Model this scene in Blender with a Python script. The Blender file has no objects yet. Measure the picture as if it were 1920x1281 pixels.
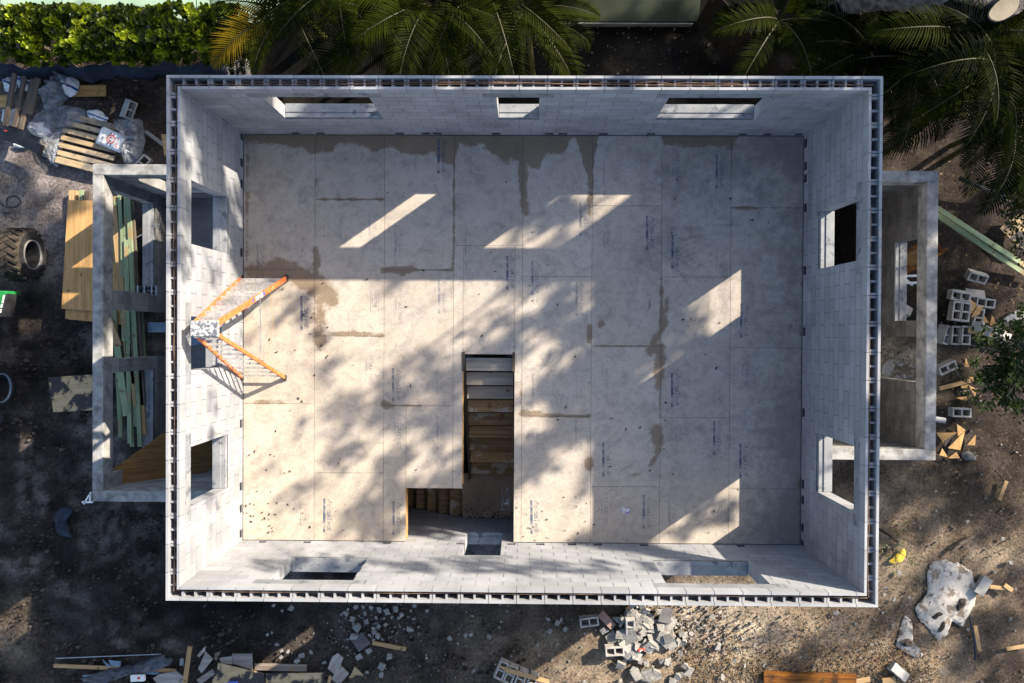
import bpy, math, random
import numpy as np
from mathutils import Matrix, Vector, Euler
random.seed(7); RNG = np.random.default_rng(11)
SC = bpy.context.scene; COL = SC.collection
PI = math.pi
# ------------------------------------------------------------------ camera, sky, sun, exposure
DZ = 3.048                      # level of the upper floor deck
W, D, T = 9.86, 7.187, 0.20     # inner size of the house, wall thickness
CO = 0.2032                     # one block course
CAM = Vector((0.0059, 0.0942, DZ + 14.2517)); FPX = 1516.6
ROT = Euler((-0.0093238, 0.0122089, 0.0055314), 'XYZ')
cd = bpy.data.cameras.new('camera'); cam = bpy.data.objects.new('camera', cd); COL.objects.link(cam)
cd.sensor_width = 36; cd.lens = FPX / 1920 * 36; cd.clip_end = 2000; cd.clip_start = 0.1
cam.location = CAM; cam.rotation_euler = ROT; SC.camera = cam
RM = ROT.to_matrix()
SUN = Vector((1.39, 0.975, 1.0))         # direction towards the sun
elev = math.atan2(1, math.hypot(SUN.x, SUN.y)); azim = math.atan2(SUN.x, SUN.y)
world = bpy.data.worlds.new('World'); SC.world = world; world.use_nodes = True
wn = world.node_tree; sky = wn.nodes.new('ShaderNodeTexSky'); sky.sky_type = 'NISHITA'
sky.sun_disc = False; sky.dust_density = 1.6; sky.ozone_density = 1.0; sky.sun_elevation = elev; sky.sun_rotation = azim
wn.links.new(sky.outputs[0], wn.nodes['Background'].inputs[0]); wn.nodes['Background'].inputs[1].default_value = 0.105
sl = bpy.data.lights.new('sun', 'SUN'); sl.energy = 5.0; sl.angle = math.radians(0.53); sl.color = (1.0, 0.89, 0.73)
so = bpy.data.objects.new('sun', sl); COL.objects.link(so); so.rotation_euler = SUN.to_track_quat('Z', 'Y').to_euler()
so.location = (30, 20, 25)
SC.view_settings.view_transform = 'Standard'; SC.view_settings.look = 'None'
SC.view_settings.exposure = 1.42; SC.view_settings.gamma = 1

def at(u, v, z=0.0):            # the point at height z that the photograph shows at pixel (u, v)
    d = RM @ Vector(((u - 960) / FPX, -(v - 640.5) / FPX, -1.0))
    k = (z - CAM.z) / d.z
    return CAM + d * k
def ang(u0, v0, u1, v1): return math.atan2(-(v1 - v0), u1 - u0)

# ------------------------------------------------------------------ mesh helpers
class MB:
    def __init__(s): s.v = []; s.f = []; s.m = []; s.t = []
    def add(s, vs, fs, tint=1.0, mi=0):
        o = len(s.v); s.v += [tuple(p) for p in vs]; s.t += [tint] * len(vs)
        for f in fs: s.f.append(tuple(i + o for i in f)); s.m.append(mi)
    def box(s, x0, x1, y0, y1, z0, z1, tint=1.0, mi=0, X=None):
        vs = [Vector(p) for p in ((x0,y0,z0),(x1,y0,z0),(x1,y1,z0),(x0,y1,z0),(x0,y0,z1),(x1,y0,z1),(x1,y1,z1),(x0,y1,z1))]
        if X is not None: vs = [X @ p for p in vs]
        s.add(vs, [(3,2,1,0),(4,5,6,7),(0,1,5,4),(1,2,6,5),(2,3,7,6),(3,0,4,7)], tint, mi)
    def prism(s, pts, z0, z1, tint=1.0, mi=0):
        a = sum(pts[i][0]*pts[(i+1)%len(pts)][1]-pts[(i+1)%len(pts)][0]*pts[i][1] for i in range(len(pts)))
        if a < 0: pts = pts[::-1]
        n = len(pts)
        vs = [(p[0],p[1],z0) for p in pts] + [(p[0],p[1],z1) for p in pts]
        s.add(vs, [tuple(range(n-1,-1,-1)), tuple(range(n,2*n))] + [(i,(i+1)%n,n+(i+1)%n,n+i) for i in range(n)], tint, mi)
    def tube(s, path, rad, n=8, tint=1.0, mi=0, cap=True):
        path = [Vector(p) for p in path]; m = len(path)
        if not hasattr(rad, '__len__'): rad = [rad]*m
        vs = []; up = Vector((0.13,0.21,1)).normalized()
        for i, p in enumerate(path):
            d = (path[min(i+1,m-1)] - path[max(i-1,0)]).normalized()
            a = d.cross(up)
            if a.length < 1e-3: a = d.cross(Vector((1,0,0)))
            a.normalize(); b = d.cross(a).normalized()
            for k in range(n):
                t = 2*PI*k/n; vs.append(p + (a*math.cos(t) + b*math.sin(t))*rad[i])
        fs = [(i*n+k, (i+1)*n+k, (i+1)*n+(k+1)%n, i*n+(k+1)%n) for i in range(m-1) for k in range(n)]
        if cap: fs += [tuple(range(n)), tuple(range(m*n-1, (m-1)*n-1, -1))]
        s.add(vs, fs, tint, mi)
    def lathe(s, prof, n=32, axis='X', tint=1.0, mi=0, X=None):   # prof: (radius, offset along axis)
        vs = []
        for r, o in prof:
            for k in range(n):
                t = 2*PI*k/n; c, q = r*math.cos(t), r*math.sin(t)
                p = Vector((o,c,q)) if axis == 'X' else Vector((c,q,o))
                vs.append(X @ p if X is not None else p)
        m = len(prof)
        s.add(vs, [(i*n+k, i*n+(k+1)%n, (i+1)*n+(k+1)%n, (i+1)*n+k) for i in range(m-1) for k in range(n)], tint, mi)
    def build(s, name, mats, parent=None, loc=None, rz=0, smooth=False, rot=None):
        me = bpy.data.meshes.new(name); me.from_pydata(s.v, [], s.f)
        for m in (mats if isinstance(mats, (list,tuple)) else [mats]): me.materials.append(m)
        me.polygons.foreach_set('material_index', s.m)
        at_ = me.attributes.new('tint', 'FLOAT', 'POINT'); at_.data.foreach_set('value', s.t)
        if smooth: me.polygons.foreach_set('use_smooth', [True]*len(me.polygons))
        me.update(); o = bpy.data.objects.new(name, me); COL.objects.link(o)
        if parent: o.parent = parent
        if loc is not None: o.location = loc
        o.rotation_euler = rot if rot is not None else (0,0,rz)
        return o
def tag(o, label=None, cat=None, group=None, kind=None):
    if label: o['label'] = label
    if cat: o['category'] = cat
    if group: o['group'] = group
    if kind: o['kind'] = kind
    return o
def thing(name, label, cat, loc=(0,0,0), rz=0, group=None):
    o = bpy.data.objects.new(name, None); COL.objects.link(o); o.empty_display_size = 0.2
    o.location = loc; o.rotation_euler = (0,0,rz)
    return tag(o, label, cat, group)
def dup(o, loc, rot, label, group=None):
    r = o.copy(); COL.objects.link(r); r.location = loc; r.rotation_euler = rot; r['label'] = label
    if group: r['group'] = group
    for ch in list(o.children):
        c = ch.copy(); COL.objects.link(c); c.parent = r
    return r
def bevel(o, w=0.006, n=1):
    b = o.modifiers.new('bevel', 'BEVEL'); b.width = w; b.segments = n; b.limit_method = 'ANGLE'; return o
def subsurf(o, n=1):
    b = o.modifiers.new('sub', 'SUBSURF'); b.levels = n; b.render_levels = n; return o

# ------------------------------------------------------------------ numpy noise
def vnoise(x, y, seed=0):
    xi = np.floor(x).astype(np.int64); yi = np.floor(y).astype(np.int64); fx = x-xi; fy = y-yi
    def h(a, b):
        n = (a*374761393 + b*668265263 + seed*1442695041) & 0x7fffffff
        n = ((n ^ (n >> 13)) * 1274126177) & 0x7fffffff
        return ((n ^ (n >> 16)) & 0xffff) / 65535.0
    fx = fx*fx*(3-2*fx); fy = fy*fy*(3-2*fy)
    return (h(xi,yi)*(1-fx)+h(xi+1,yi)*fx)*(1-fy) + (h(xi,yi+1)*(1-fx)+h(xi+1,yi+1)*fx)*fy
def fbm(x, y, oct=4, seed=0):
    r = 0; a = 0.5; t = 0
    for i in range(oct): r = r + a*vnoise(x*2**i+17.3*i, y*2**i-9.1*i, seed+i); t += a; a *= 0.5
    return r/t
def capsule(X, Y, a, b, r, soft):
    ax, ay = a; bx, by = b; dx, dy = bx-ax, by-ay; L = dx*dx+dy*dy + 1e-9
    t = np.clip(((X-ax)*dx+(Y-ay)*dy)/L, 0, 1)
    d = np.hypot(X-ax-t*dx, Y-ay-t*dy)
    return np.clip((r+soft-d)/(2*soft), 0, 1)

# ------------------------------------------------------------------ materials
class NT:
    def __init__(s, name):
        s.mat = bpy.data.materials.new(name); s.mat.use_nodes = True; s.t = s.mat.node_tree
        s.b = s.t.nodes['Principled BSDF']; s.co = s.n('ShaderNodeTexCoord').outputs['Object']
    def n(s, typ, **kw):
        nd = s.t.nodes.new(typ)
        for k, v in kw.items(): setattr(nd, k, v)
        return nd
    def put(s, sock, val):
        if isinstance(val, bpy.types.NodeSocket): s.t.links.new(val, sock)
        else: sock.default_value = val
    def noise(s, scale, detail=4, rough=0.55, vec=None, dist=0):
        nd = s.n('ShaderNodeTexNoise'); s.put(nd.inputs['Vector'], vec or s.co)
        nd.inputs['Scale'].default_value = scale; nd.inputs['Detail'].default_value = detail
        nd.inputs['Roughness'].default_value = rough; nd.inputs['Distortion'].default_value = dist
        return nd.outputs['Fac']
    def map(s, sc, rot=(0,0,0)):
        nd = s.n('ShaderNodeMapping'); s.put(nd.inputs['Vector'], s.co); nd.inputs['Scale'].default_value = sc
        nd.inputs['Rotation'].default_value = rot; return nd.outputs[0]
    def math(s, op, a, b=0.0, c=None, clamp=False):
        nd = s.n('ShaderNodeMath', operation=op, use_clamp=clamp); s.put(nd.inputs[0], a); s.put(nd.inputs[1], b)
        if c is not None: s.put(nd.inputs[2], c)
        return nd.outputs[0]
    def ramp(s, fac, lo, hi):
        nd = s.n('ShaderNodeMapRange'); nd.interpolation_type = 'SMOOTHSTEP'; s.put(nd.inputs[0], fac)
        nd.inputs[1].default_value = lo; nd.inputs[2].default_value = hi; return nd.outputs[0]
    def mix(s, fac, a, b, mode='MIX'):
        nd = s.n('ShaderNodeMix', data_type='RGBA', blend_type=mode); s.put(nd.inputs[0], fac)
        s.put(nd.inputs[6], a if isinstance(a, bpy.types.NodeSocket) else (*a, 1)); s.put(nd.inputs[7], b if isinstance(b, bpy.types.NodeSocket) else (*b, 1))
        return nd.outputs[2]
    def scale(s, col, f):
        nd = s.n('ShaderNodeVectorMath', operation='SCALE'); s.put(nd.inputs[0], col if isinstance(col, bpy.types.NodeSocket) else col); s.put(nd.inputs['Scale'], f); return nd.outputs[0]
    def attr(s, name, out='Fac'):
        return s.n('ShaderNodeAttribute', attribute_name=name).outputs[out]
    def bump(s, h, strength=0.3, dist=0.01):
        nd = s.n('ShaderNodeBump'); nd.inputs['Strength'].default_value = strength; nd.inputs['Distance'].default_value = dist
        s.put(nd.inputs['Height'], h); s.t.links.new(nd.outputs[0], s.b.inputs['Normal'])
    def done(s, col, rough=0.8, spec=0.3, metal=0.0, tint=True):
        if tint: col = s.scale(col, s.attr('tint'))
        s.put(s.b.inputs['Base Color'], col if isinstance(col, bpy.types.NodeSocket) else (*col, 1)); s.put(s.b.inputs['Roughness'], rough)
        s.b.inputs['Specular IOR Level'].default_value = spec; s.b.inputs['Metallic'].default_value = metal
        return s.mat
def mk(name, c1, c2, scale=6, rough=0.8, spec=0.3, bump=0.3, bscale=60, bdist=0.006, stretch=None, metal=0, lo=0.3, hi=0.7, spots=None):
    m = NT(name); vec = m.map(stretch) if stretch else None
    f = m.ramp(m.noise(scale, 5, 0.6, vec), lo, hi); col = m.mix(f, c1, c2)
    if spots: col = m.mix(m.ramp(m.noise(spots[1], 4, 0.6), spots[2], spots[3]), col, spots[0])
    if bump: m.bump(m.noise(bscale, 4, 0.6, vec), bump, bdist)
    return m.done(col, rough, spec, metal)

MT = {}
m = NT('concrete_block'); base = m.mix(m.ramp(m.noise(1.3, 4), 0.3, 0.7), (0.245,0.25,0.265), (0.33,0.335,0.35))
base = m.mix(m.math('MULTIPLY', m.ramp(m.noise(3.5, 6, 0.75, m.map((1,1,0.30))), 0.50, 0.80), 0.60), base, (0.17,0.17,0.18))
base = m.mix(m.math('MULTIPLY', m.ramp(m.noise(90, 2, 0.6), 0.5, 0.75), 0.25), base, (0.22,0.22,0.22))
m.bump(m.noise(140, 3, 0.7), 0.35, 0.004); MT['block'] = m.done(base, 0.92, 0.2)
MT['annex'] = mk('weathered_block', (0.10,0.097,0.094), (0.165,0.16,0.157), 2.2, 0.93, 0.2, 0.4, 120, 0.004, spots=((0.08,0.077,0.073), 1.6, 0.55, 0.8))
MT['annexpale'] = mk('grey_annex_block', (0.22,0.215,0.215), (0.33,0.325,0.32), 2.2, 0.93, 0.2, 0.4, 120, 0.004, spots=((0.13,0.128,0.125), 1.6, 0.52, 0.8))
MT['cast'] = mk('cast_concrete', (0.17,0.18,0.195), (0.29,0.295,0.30), 3, 0.8, 0.3, 0.3, 70, 0.004, spots=((0.11,0.12,0.14), 6, 0.52, 0.66))
MT['cap'] = mk('stained_concrete', (0.22,0.217,0.212), (0.36,0.355,0.345), 5, 0.9, 0.2, 0.6, 60, 0.008, spots=((0.13,0.128,0.125), 4, 0.42, 0.74))
MT['cmu'] = mk('grey_block', (0.30,0.285,0.265), (0.44,0.42,0.39), 5, 0.93, 0.2, 0.5, 120, 0.004)
MT['rubble'] = mk('broken_block', (0.18,0.172,0.16), (0.34,0.325,0.30), 7, 0.95, 0.2, 0.8, 70, 0.008)
MT['slab'] = mk('ground_slab', (0.16,0.155,0.15), (0.24,0.23,0.22), 2, 0.9)
MT['rust'] = mk('rusty_steel', (0.09,0.06,0.045), (0.20,0.12,0.075), 14, 0.7, 0.4, 0.4, 150, 0.002, metal=0.4)
MT['steel'] = mk('bare_steel', (0.35,0.36,0.38), (0.55,0.56,0.58), 9, 0.4, 0.5, 0.1, 80, 0.002, metal=0.8)
MT['alu'] = mk('painted_over_aluminium', (0.30,0.29,0.28), (0.50,0.48,0.46), 18, 0.5, 0.5, 0.3, 90, 0.002, metal=0.35, spots=((0.30,0.30,0.31), 22, 0.58, 0.70))
MT['orange'] = mk('orange_fibreglass', (0.58,0.12,0.03), (0.68,0.19,0.06), 9, 0.55, 0.4, 0.1, 90, 0.002, spots=((0.80,0.75,0.68), 16, 0.66, 0.72))
MT['cap_splat'] = mk('splattered_top', (0.10,0.11,0.13), (0.50,0.49,0.47), 26, 0.6, 0.4, 0.3, 80, 0.003, lo=0.40, hi=0.60)
MT['black'] = mk('black_plastic', (0.012,0.012,0.014), (0.03,0.03,0.033), 6, 0.5, 0.4, 0.2)
MT['navy'] = mk('navy_fabric', (0.012,0.018,0.032), (0.025,0.035,0.055), 5, 0.8, 0.3, 0.5, 30, 0.01)
MT['rubber'] = mk('dusty_rubber', (0.016,0.015,0.014), (0.060,0.048,0.036), 7, 0.9, 0.2, 0.6, 40, 0.01)
MT['rim'] = mk('dusty_grey_rim', (0.16,0.16,0.16), (0.24,0.235,0.23), 5, 0.6, 0.4, 0.2)
MT['bluerim'] = mk('blue_grey_rim', (0.12,0.18,0.25), (0.20,0.27,0.34), 5, 0.5, 0.4, 0.2)
MT['green_paint'] = mk('green_paint', (0.01,0.16,0.035), (0.02,0.22,0.05), 5, 0.35, 0.5, 0.1)
MT['white_paint'] = mk('white_paint', (0.7,0.7,0.68), (0.8,0.8,0.78), 5, 0.5)
MT['red'] = mk('red_print', (0.55,0.05,0.03), (0.6,0.10,0.06), 20, 0.6)
MT['blue'] = mk('blue_print', (0.03,0.07,0.25), (0.05,0.10,0.32), 20, 0.6)
MT['bag'] = mk('paper_bag', (0.66,0.66,0.66), (0.80,0.80,0.79), 8, 0.7, 0.3, 0.6, 14, 0.02, spots=((0.30,0.31,0.33), 9, 0.60, 0.72))
def wood(name, c1, c2, knots=(0.15,0.08,0.03), r=0.75, dirt=None):
    m = NT(name); g = m.noise(3.0, 6, 0.65, m.map((0.35, 7, 7)), 0.4); col = m.mix(m.ramp(g, 0.32, 0.68), c1, c2)
    fine = m.noise(9, 4, 0.7, m.map((0.5, 22, 22))); col = m.mix(m.math('MULTIPLY', m.ramp(fine, 0.5, 0.8), 0.35), col, tuple(0.45*c for c in c1))
    col = m.mix(m.math('MULTIPLY', m.ramp(m.noise(6.0, 2, 0.5), 0.66, 0.74), 0.75), col, knots)
    if dirt: col = m.mix(m.ramp(m.noise(dirt[1], 5, 0.65), dirt[2], dirt[3]), col, dirt[0])
    m.bump(fine, 0.25, 0.004); return m.done(col, r, 0.25)
MT['pine'] = wood('pine_board', (0.33,0.21,0.10), (0.46,0.31,0.16))
MT['ply'] = wood('yellow_plywood', (0.34,0.19,0.07), (0.50,0.31,0.13), (0.12,0.055,0.02))
MT['plymud'] = wood('muddy_plywood', (0.45,0.32,0.16), (0.56,0.42,0.24), dirt=((0.05,0.045,0.045), 2.2, 0.47, 0.55))
MT['brownply'] = wood('brown_plywood', (0.16,0.085,0.03), (0.28,0.16,0.06))
MT['greywood'] = wood('grey_weathered_wood', (0.20,0.18,0.16), (0.36,0.33,0.29))
MT['darkwood'] = wood('dark_weathered_wood', (0.07,0.055,0.045), (0.15,0.12,0.095))
MT['pallet'] = wood('pallet_wood', (0.36,0.26,0.15), (0.52,0.40,0.25), dirt=((0.17,0.155,0.14), 1.5, 0.46, 0.66))
MT['treated'] = wood('green_treated_lumber', (0.17,0.225,0.125), (0.31,0.36,0.22), dirt=((0.30,0.22,0.11), 1.3, 0.54, 0.66))
MT['amber'] = wood('wet_amber_plank', (0.045,0.014,0.002), (0.27,0.095,0.010), dirt=((0.03,0.015,0.006), 3.0, 0.50, 0.68))
MT['tread'] = wood('stair_tread_wood', (0.22,0.135,0.06), (0.42,0.28,0.14), dirt=((0.46,0.40,0.32), 2.6, 0.55, 0.60))
MT['treadpale'] = wood('pale_stair_tread', (0.27,0.24,0.20), (0.36,0.32,0.27))
MT['fence'] = wood('fence_boards', (0.010,0.007,0.005), (0.022,0.014,0.010))
MT['bark'] = mk('grey_bark', (0.05,0.045,0.042), (0.17,0.16,0.155), 7, 0.95, 0.1, 1.0, 18, 0.05, stretch=(1,1,1))
MT['cutwood'] = mk('sawn_end', (0.16,0.14,0.10), (0.24,0.21,0.16), 4, 0.8)
MT['pad'] = mk('pale_green_paving', (0.20,0.30,0.22), (0.30,0.40,0.30), 1.5, 0.85, 0.3, 0.3, 50, 0.004)
MT['spill'] = mk('dried_concrete', (0.36,0.335,0.30), (0.48,0.455,0.42), 4, 0.92, 0.2, 0.6, 25, 0.01, spots=((0.19,0.155,0.12), 4.5, 0.50, 0.62))
def plastic(name, col, alpha):
    m = NT(name); m.b.inputs['Alpha'].default_value = alpha
    c = m.mix(m.ramp(m.noise(6, 5, 0.6), 0.35, 0.65), tuple(0.55*q for q in col), col)
    m.bump(m.noise(7, 5, 0.55, m.map((1,2.5,1)), 1.5), 1.0, 0.09); return m.done(c, 0.2, 0.6)
MT['film'] = plastic('cloudy_plastic_film', (0.55,0.60,0.68), 0.55)
def leafmat(name, c1, c2, rough=0.42, trans=0.35, spec=0.5):
    m = NT(name); t = m.attr('tint'); col = m.mix(t, c1, c2)
    m.put(m.b.inputs['Base Color'], col); m.b.inputs['Roughness'].default_value = rough; m.b.inputs['Specular IOR Level'].default_value = spec
    tr = m.n('ShaderNodeBsdfTranslucent'); m.put(tr.inputs[0], m.scale(col, 1.5)); mx = m.n('ShaderNodeMixShader'); mx.inputs[0].default_value = trans
    m.t.links.new(m.b.outputs[0], mx.inputs[1]); m.t.links.new(tr.outputs[0], mx.inputs[2])
    m.t.links.new(mx.outputs[0], m.t.nodes['Material Output'].inputs[0]); return m.mat
MT['hedge'] = leafmat('glossy_hedge_leaf', (0.006,0.018,0.002), (0.28,0.34,0.015), 0.42, .35, .35)
MT['palm'] = leafmat('palm_leaflet', (0.0005,0.0024,0.0003), (0.042,0.055,0.002), 0.7, .35, .04)
MT['palmgold'] = leafmat('yellowing_palm_leaflet', (0.08,0.06,0.004), (0.22,0.14,0.008), 0.6, .35, .06)
MT['tree'] = leafmat('tree_leaf', (0.004,0.012,0.003), (0.030,0.052,0.010), 0.6, .3, .1)
MT['pothos'] = leafmat('broad_leaf', (0.05,0.09,0.015), (0.14,0.18,0.03), 0.35)
MT['weed'] = leafmat('grass_blade', (0.06,0.09,0.02), (0.16,0.20,0.05), 0.6)
MT['dryleaf'] = leafmat('dry_leaf', (0.035,0.022,0.012), (0.20,0.12,0.05), 0.7, 0.1)
MT['stalk'] = mk('palm_stalk', (0.03,0.035,0.010), (0.07,0.065,0.02), 6, 0.6)

# deck sheathing: engineered wood panels, weathered, with water stains (attributes) on them
m = NT('sheathing_panel')
wet = m.attr('wet'); grime = m.attr('grime'); warm = m.attr('warm')
c = m.mix(warm, (0.42,0.368,0.316), (0.45,0.382,0.306))
c = m.mix(m.math('MULTIPLY', m.ramp(m.noise(1.6, 6, 0.65), 0.35, 0.7), 0.35), c, (0.50,0.47,0.43))
c = m.mix(m.math('MULTIPLY', m.ramp(m.noise(28, 5, 0.8), 0.48, 0.72), 0.36), c, (0.20,0.185,0.17))
c = m.mix(m.math('MULTIPLY', m.ramp(m.noise(3.3, 9, 0.78, None, 0.6), 0.44, 0.70), 0.58), c, (0.205,0.188,0.168))
c = m.mix(m.math('MULTIPLY', m.ramp(m.noise(11, 6, 0.8), 0.50, 0.68), 0.42), c, (0.18,0.167,0.152))
g = m.math('ADD', grime, m.math('MULTIPLY', m.math('SUBTRACT', m.noise(6.0, 9, 0.82), 0.5), 1.9))
c = m.mix(m.math('MULTIPLY', m.ramp(g, 0.28, 0.95), 0.66), c, (0.155,0.148,0.140))
sp = m.math('MULTIPLY', m.ramp(m.noise(45, 4, 0.8), 0.60, 0.74), m.math('ADD', m.math('MULTIPLY', grime, 0.7), 0.22)); c = m.mix(sp, c, (0.10,0.095,0.09))
w = m.math('ADD', wet, m.math('MULTIPLY', m.math('SUBTRACT', m.noise(5.0, 7, 0.72), 0.5), 1.5))
wm = m.ramp(w, 0.40, 0.72); c = m.mix(m.math('MULTIPLY', wm, 0.80), c, m.mix(m.noise(2.2, 4), (0.11,0.082,0.058), (0.22,0.145,0.075)))
m.bump(m.noise(70, 3, 0.7), 0.15, 0.003)
MT['deck'] = m.done(c, m.math('SUBTRACT', 0.75, m.math('MULTIPLY', wm, 0.25)), 0.3)
m = NT('worn_blue_ink'); f = m.ramp(m.noise(5.0, 5, 0.7), 0.36, 0.66)
oi = m.n('ShaderNodeObjectInfo').outputs['Random']; al = m.math('MULTIPLY', f, m.math('ADD', m.math('MULTIPLY', oi, 0.65), 0.22))
m.put(m.b.inputs['Alpha'], al); MT['ink'] = m.done((0.07,0.11,0.19), 0.8, 0.2, tint=False)
MT['landing'] = mk('landing_board', (0.24,0.17,0.12), (0.33,0.25,0.18), 3, 0.8)
MT['darkclod'] = mk('dark_soil_clod', (0.030,0.025,0.022), (0.085,0.070,0.060), 8, 0.95, 0.1, 0.8)
MT['dark'] = mk('dark_gap', (0.03,0.026,0.022), (0.06,0.05,0.04), 4, 0.9)
m = NT('soil'); soil = m.attr('soil', 'Color')
n1 = m.noise(2.2, 8, 0.7); n2 = m.noise(17, 6, 0.75); n3 = m.noise(70, 3, 0.7)
k = m.math('ADD', m.math('MULTIPLY', m.ramp(n1, 0.28, 0.72), 0.8), m.math('MULTIPLY', m.ramp(n2, 0.30, 0.70), 1.0))
k = m.math('MULTIPLY', m.math('ADD', k, 0.12), 0.80)
c = m.scale(soil, k)
c = m.mix(m.math('MULTIPLY', m.ramp(n3, 0.66, 0.75), 0.35), c, m.scale(soil, 2.6))
h = m.math('ADD', m.math('MULTIPLY', n2, 1.0), m.math('MULTIPLY', n3, 0.35)); m.bump(h, 0.9, 0.06)
MT['soil'] = m.done(c, 0.95, 0.15, tint=False)

# ------------------------------------------------------------------ the ground
def axis(lo, hi, st, far): 
    a = list(np.arange(lo, hi+1e-6, st)); return np.array([-f for f in far[::-1]] + a + list(far))
gx = axis(-13, 13, 0.08, [16, 22, 40, 90, 250]); gy = axis(-9, 9, 0.08, [12, 18, 35, 90, 250])
GX, GY = np.meshgrid(gx, gy); U = 978.5 + 87.6*GX; V = 626 - 87.6*(GY-0.094)
nz = fbm(GX*0.7, GY*0.7, 5, 3); nz2 = fbm(GX*2.3, GY*2.3, 4, 9)
GH = -0.09*fbm(GX*1.1, GY*1.1, 4, 5) - 0.05*nz2
ruts = np.clip((nz - 0.35)*3, 0, 1)
def ell(cu, cv, ru, rv, soft=0.35):
    d = np.hypot((U-cu)/ru, (V-cv)/rv) + (nz-0.5)*0.9
    return np.clip((1+soft-d)/(2*soft), 0, 1)
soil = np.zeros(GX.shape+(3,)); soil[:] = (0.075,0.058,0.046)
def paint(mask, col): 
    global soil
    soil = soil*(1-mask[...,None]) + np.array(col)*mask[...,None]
paint(ell(1250, -100, 800, 290), (0.0016,0.0013,0.0011))  # near-black soil paints the deep shade north of the house
paint(ell(740, 110, 440, 160), (0.0035,0.003,0.0025))  # painted shade continues behind the palms and north windows
paint(ell(1590, 420, 80, 90), (0.006,0.005,0.005))  # gloom inside the right annex painted into the soil
paint(ell(380, 400, 60, 90), (0.03,0.026,0.024))  # left annex gloom, also put into the soil colour
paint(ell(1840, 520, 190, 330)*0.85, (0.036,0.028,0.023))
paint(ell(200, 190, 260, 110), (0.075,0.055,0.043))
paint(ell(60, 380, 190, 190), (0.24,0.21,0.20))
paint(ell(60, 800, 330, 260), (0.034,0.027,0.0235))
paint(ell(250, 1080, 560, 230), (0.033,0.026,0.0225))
d1 = fbm(GX*1.6+5, GY*2.4, 5, 41); d2 = fbm(GX*6, GY*6, 4, 43)
GHm = np.clip((U < 700)*ruts*(V > 620), 0, 1)*np.clip((nz2-0.45)*4, 0, 1)
paint(GHm*0.5, (0.12,0.108,0.105))
muck = np.clip((U < 900)*(V > 520), 0, 1)
paint(muck*np.clip((d1-0.50)*5, 0, 1)*np.clip((d2-.30)*4,0,1)*0.75, (0.165,0.140,0.128))
paint(muck*np.clip((0.44-d1)*5, 0, 1)*0.8, (0.012,0.010,0.010))
paint(ell(720, 1240, 240, 110)*0.8, (0.085,0.068,0.056))
paint(ell(1450, 1260, 420, 170), (0.26,0.20,0.14))
paint(ell(1760, 1010, 170, 130), (0.22,0.17,0.12))
paint(ell(1340, 1190, 120, 90), (0.34,0.28,0.21))
paint(ell(1690, 690, 80, 60), (0.34,0.28,0.20))
paint(ell(1860, 900, 130, 90)*0.8, (0.045,0.035,0.028))
paint(ell(25, 1190, 50, 60)*0.8, (0.20,0.16,0.12))  # paler soil paints a pool of light coming through the windows
soil *= (0.62+0.76*np.clip((fbm(GX*3.1, GY*3.1, 5, 51)-.25)*2,0,1))[...,None]
paint(ell(915, 1030, 50, 24), (0.14,0.13,0.125))
rut = np.exp(-((V - 1160 - 25*np.sin(U/90.0))/26.0)**2)*(U < 620)
GH -= 0.05*rut; soil *= (1-0.35*rut)[...,None]
ny, nx = GX.shape; me = bpy.data.meshes.new('ground')
vs = np.stack([GX, GY, GH], -1).reshape(-1, 3)
idx = np.arange(nx*ny).reshape(ny, nx)
fs = np.stack([idx[:-1,:-1], idx[:-1,1:], idx[1:,1:], idx[1:,:-1]], -1).reshape(-1, 4)
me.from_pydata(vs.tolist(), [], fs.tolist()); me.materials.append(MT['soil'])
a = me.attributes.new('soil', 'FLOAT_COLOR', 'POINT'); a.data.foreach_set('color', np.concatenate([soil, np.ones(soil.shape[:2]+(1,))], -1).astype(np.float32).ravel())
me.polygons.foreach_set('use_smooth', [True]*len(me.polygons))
ground = bpy.data.objects.new('ground', me); COL.objects.link(ground); tag(ground, kind='structure')

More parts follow.
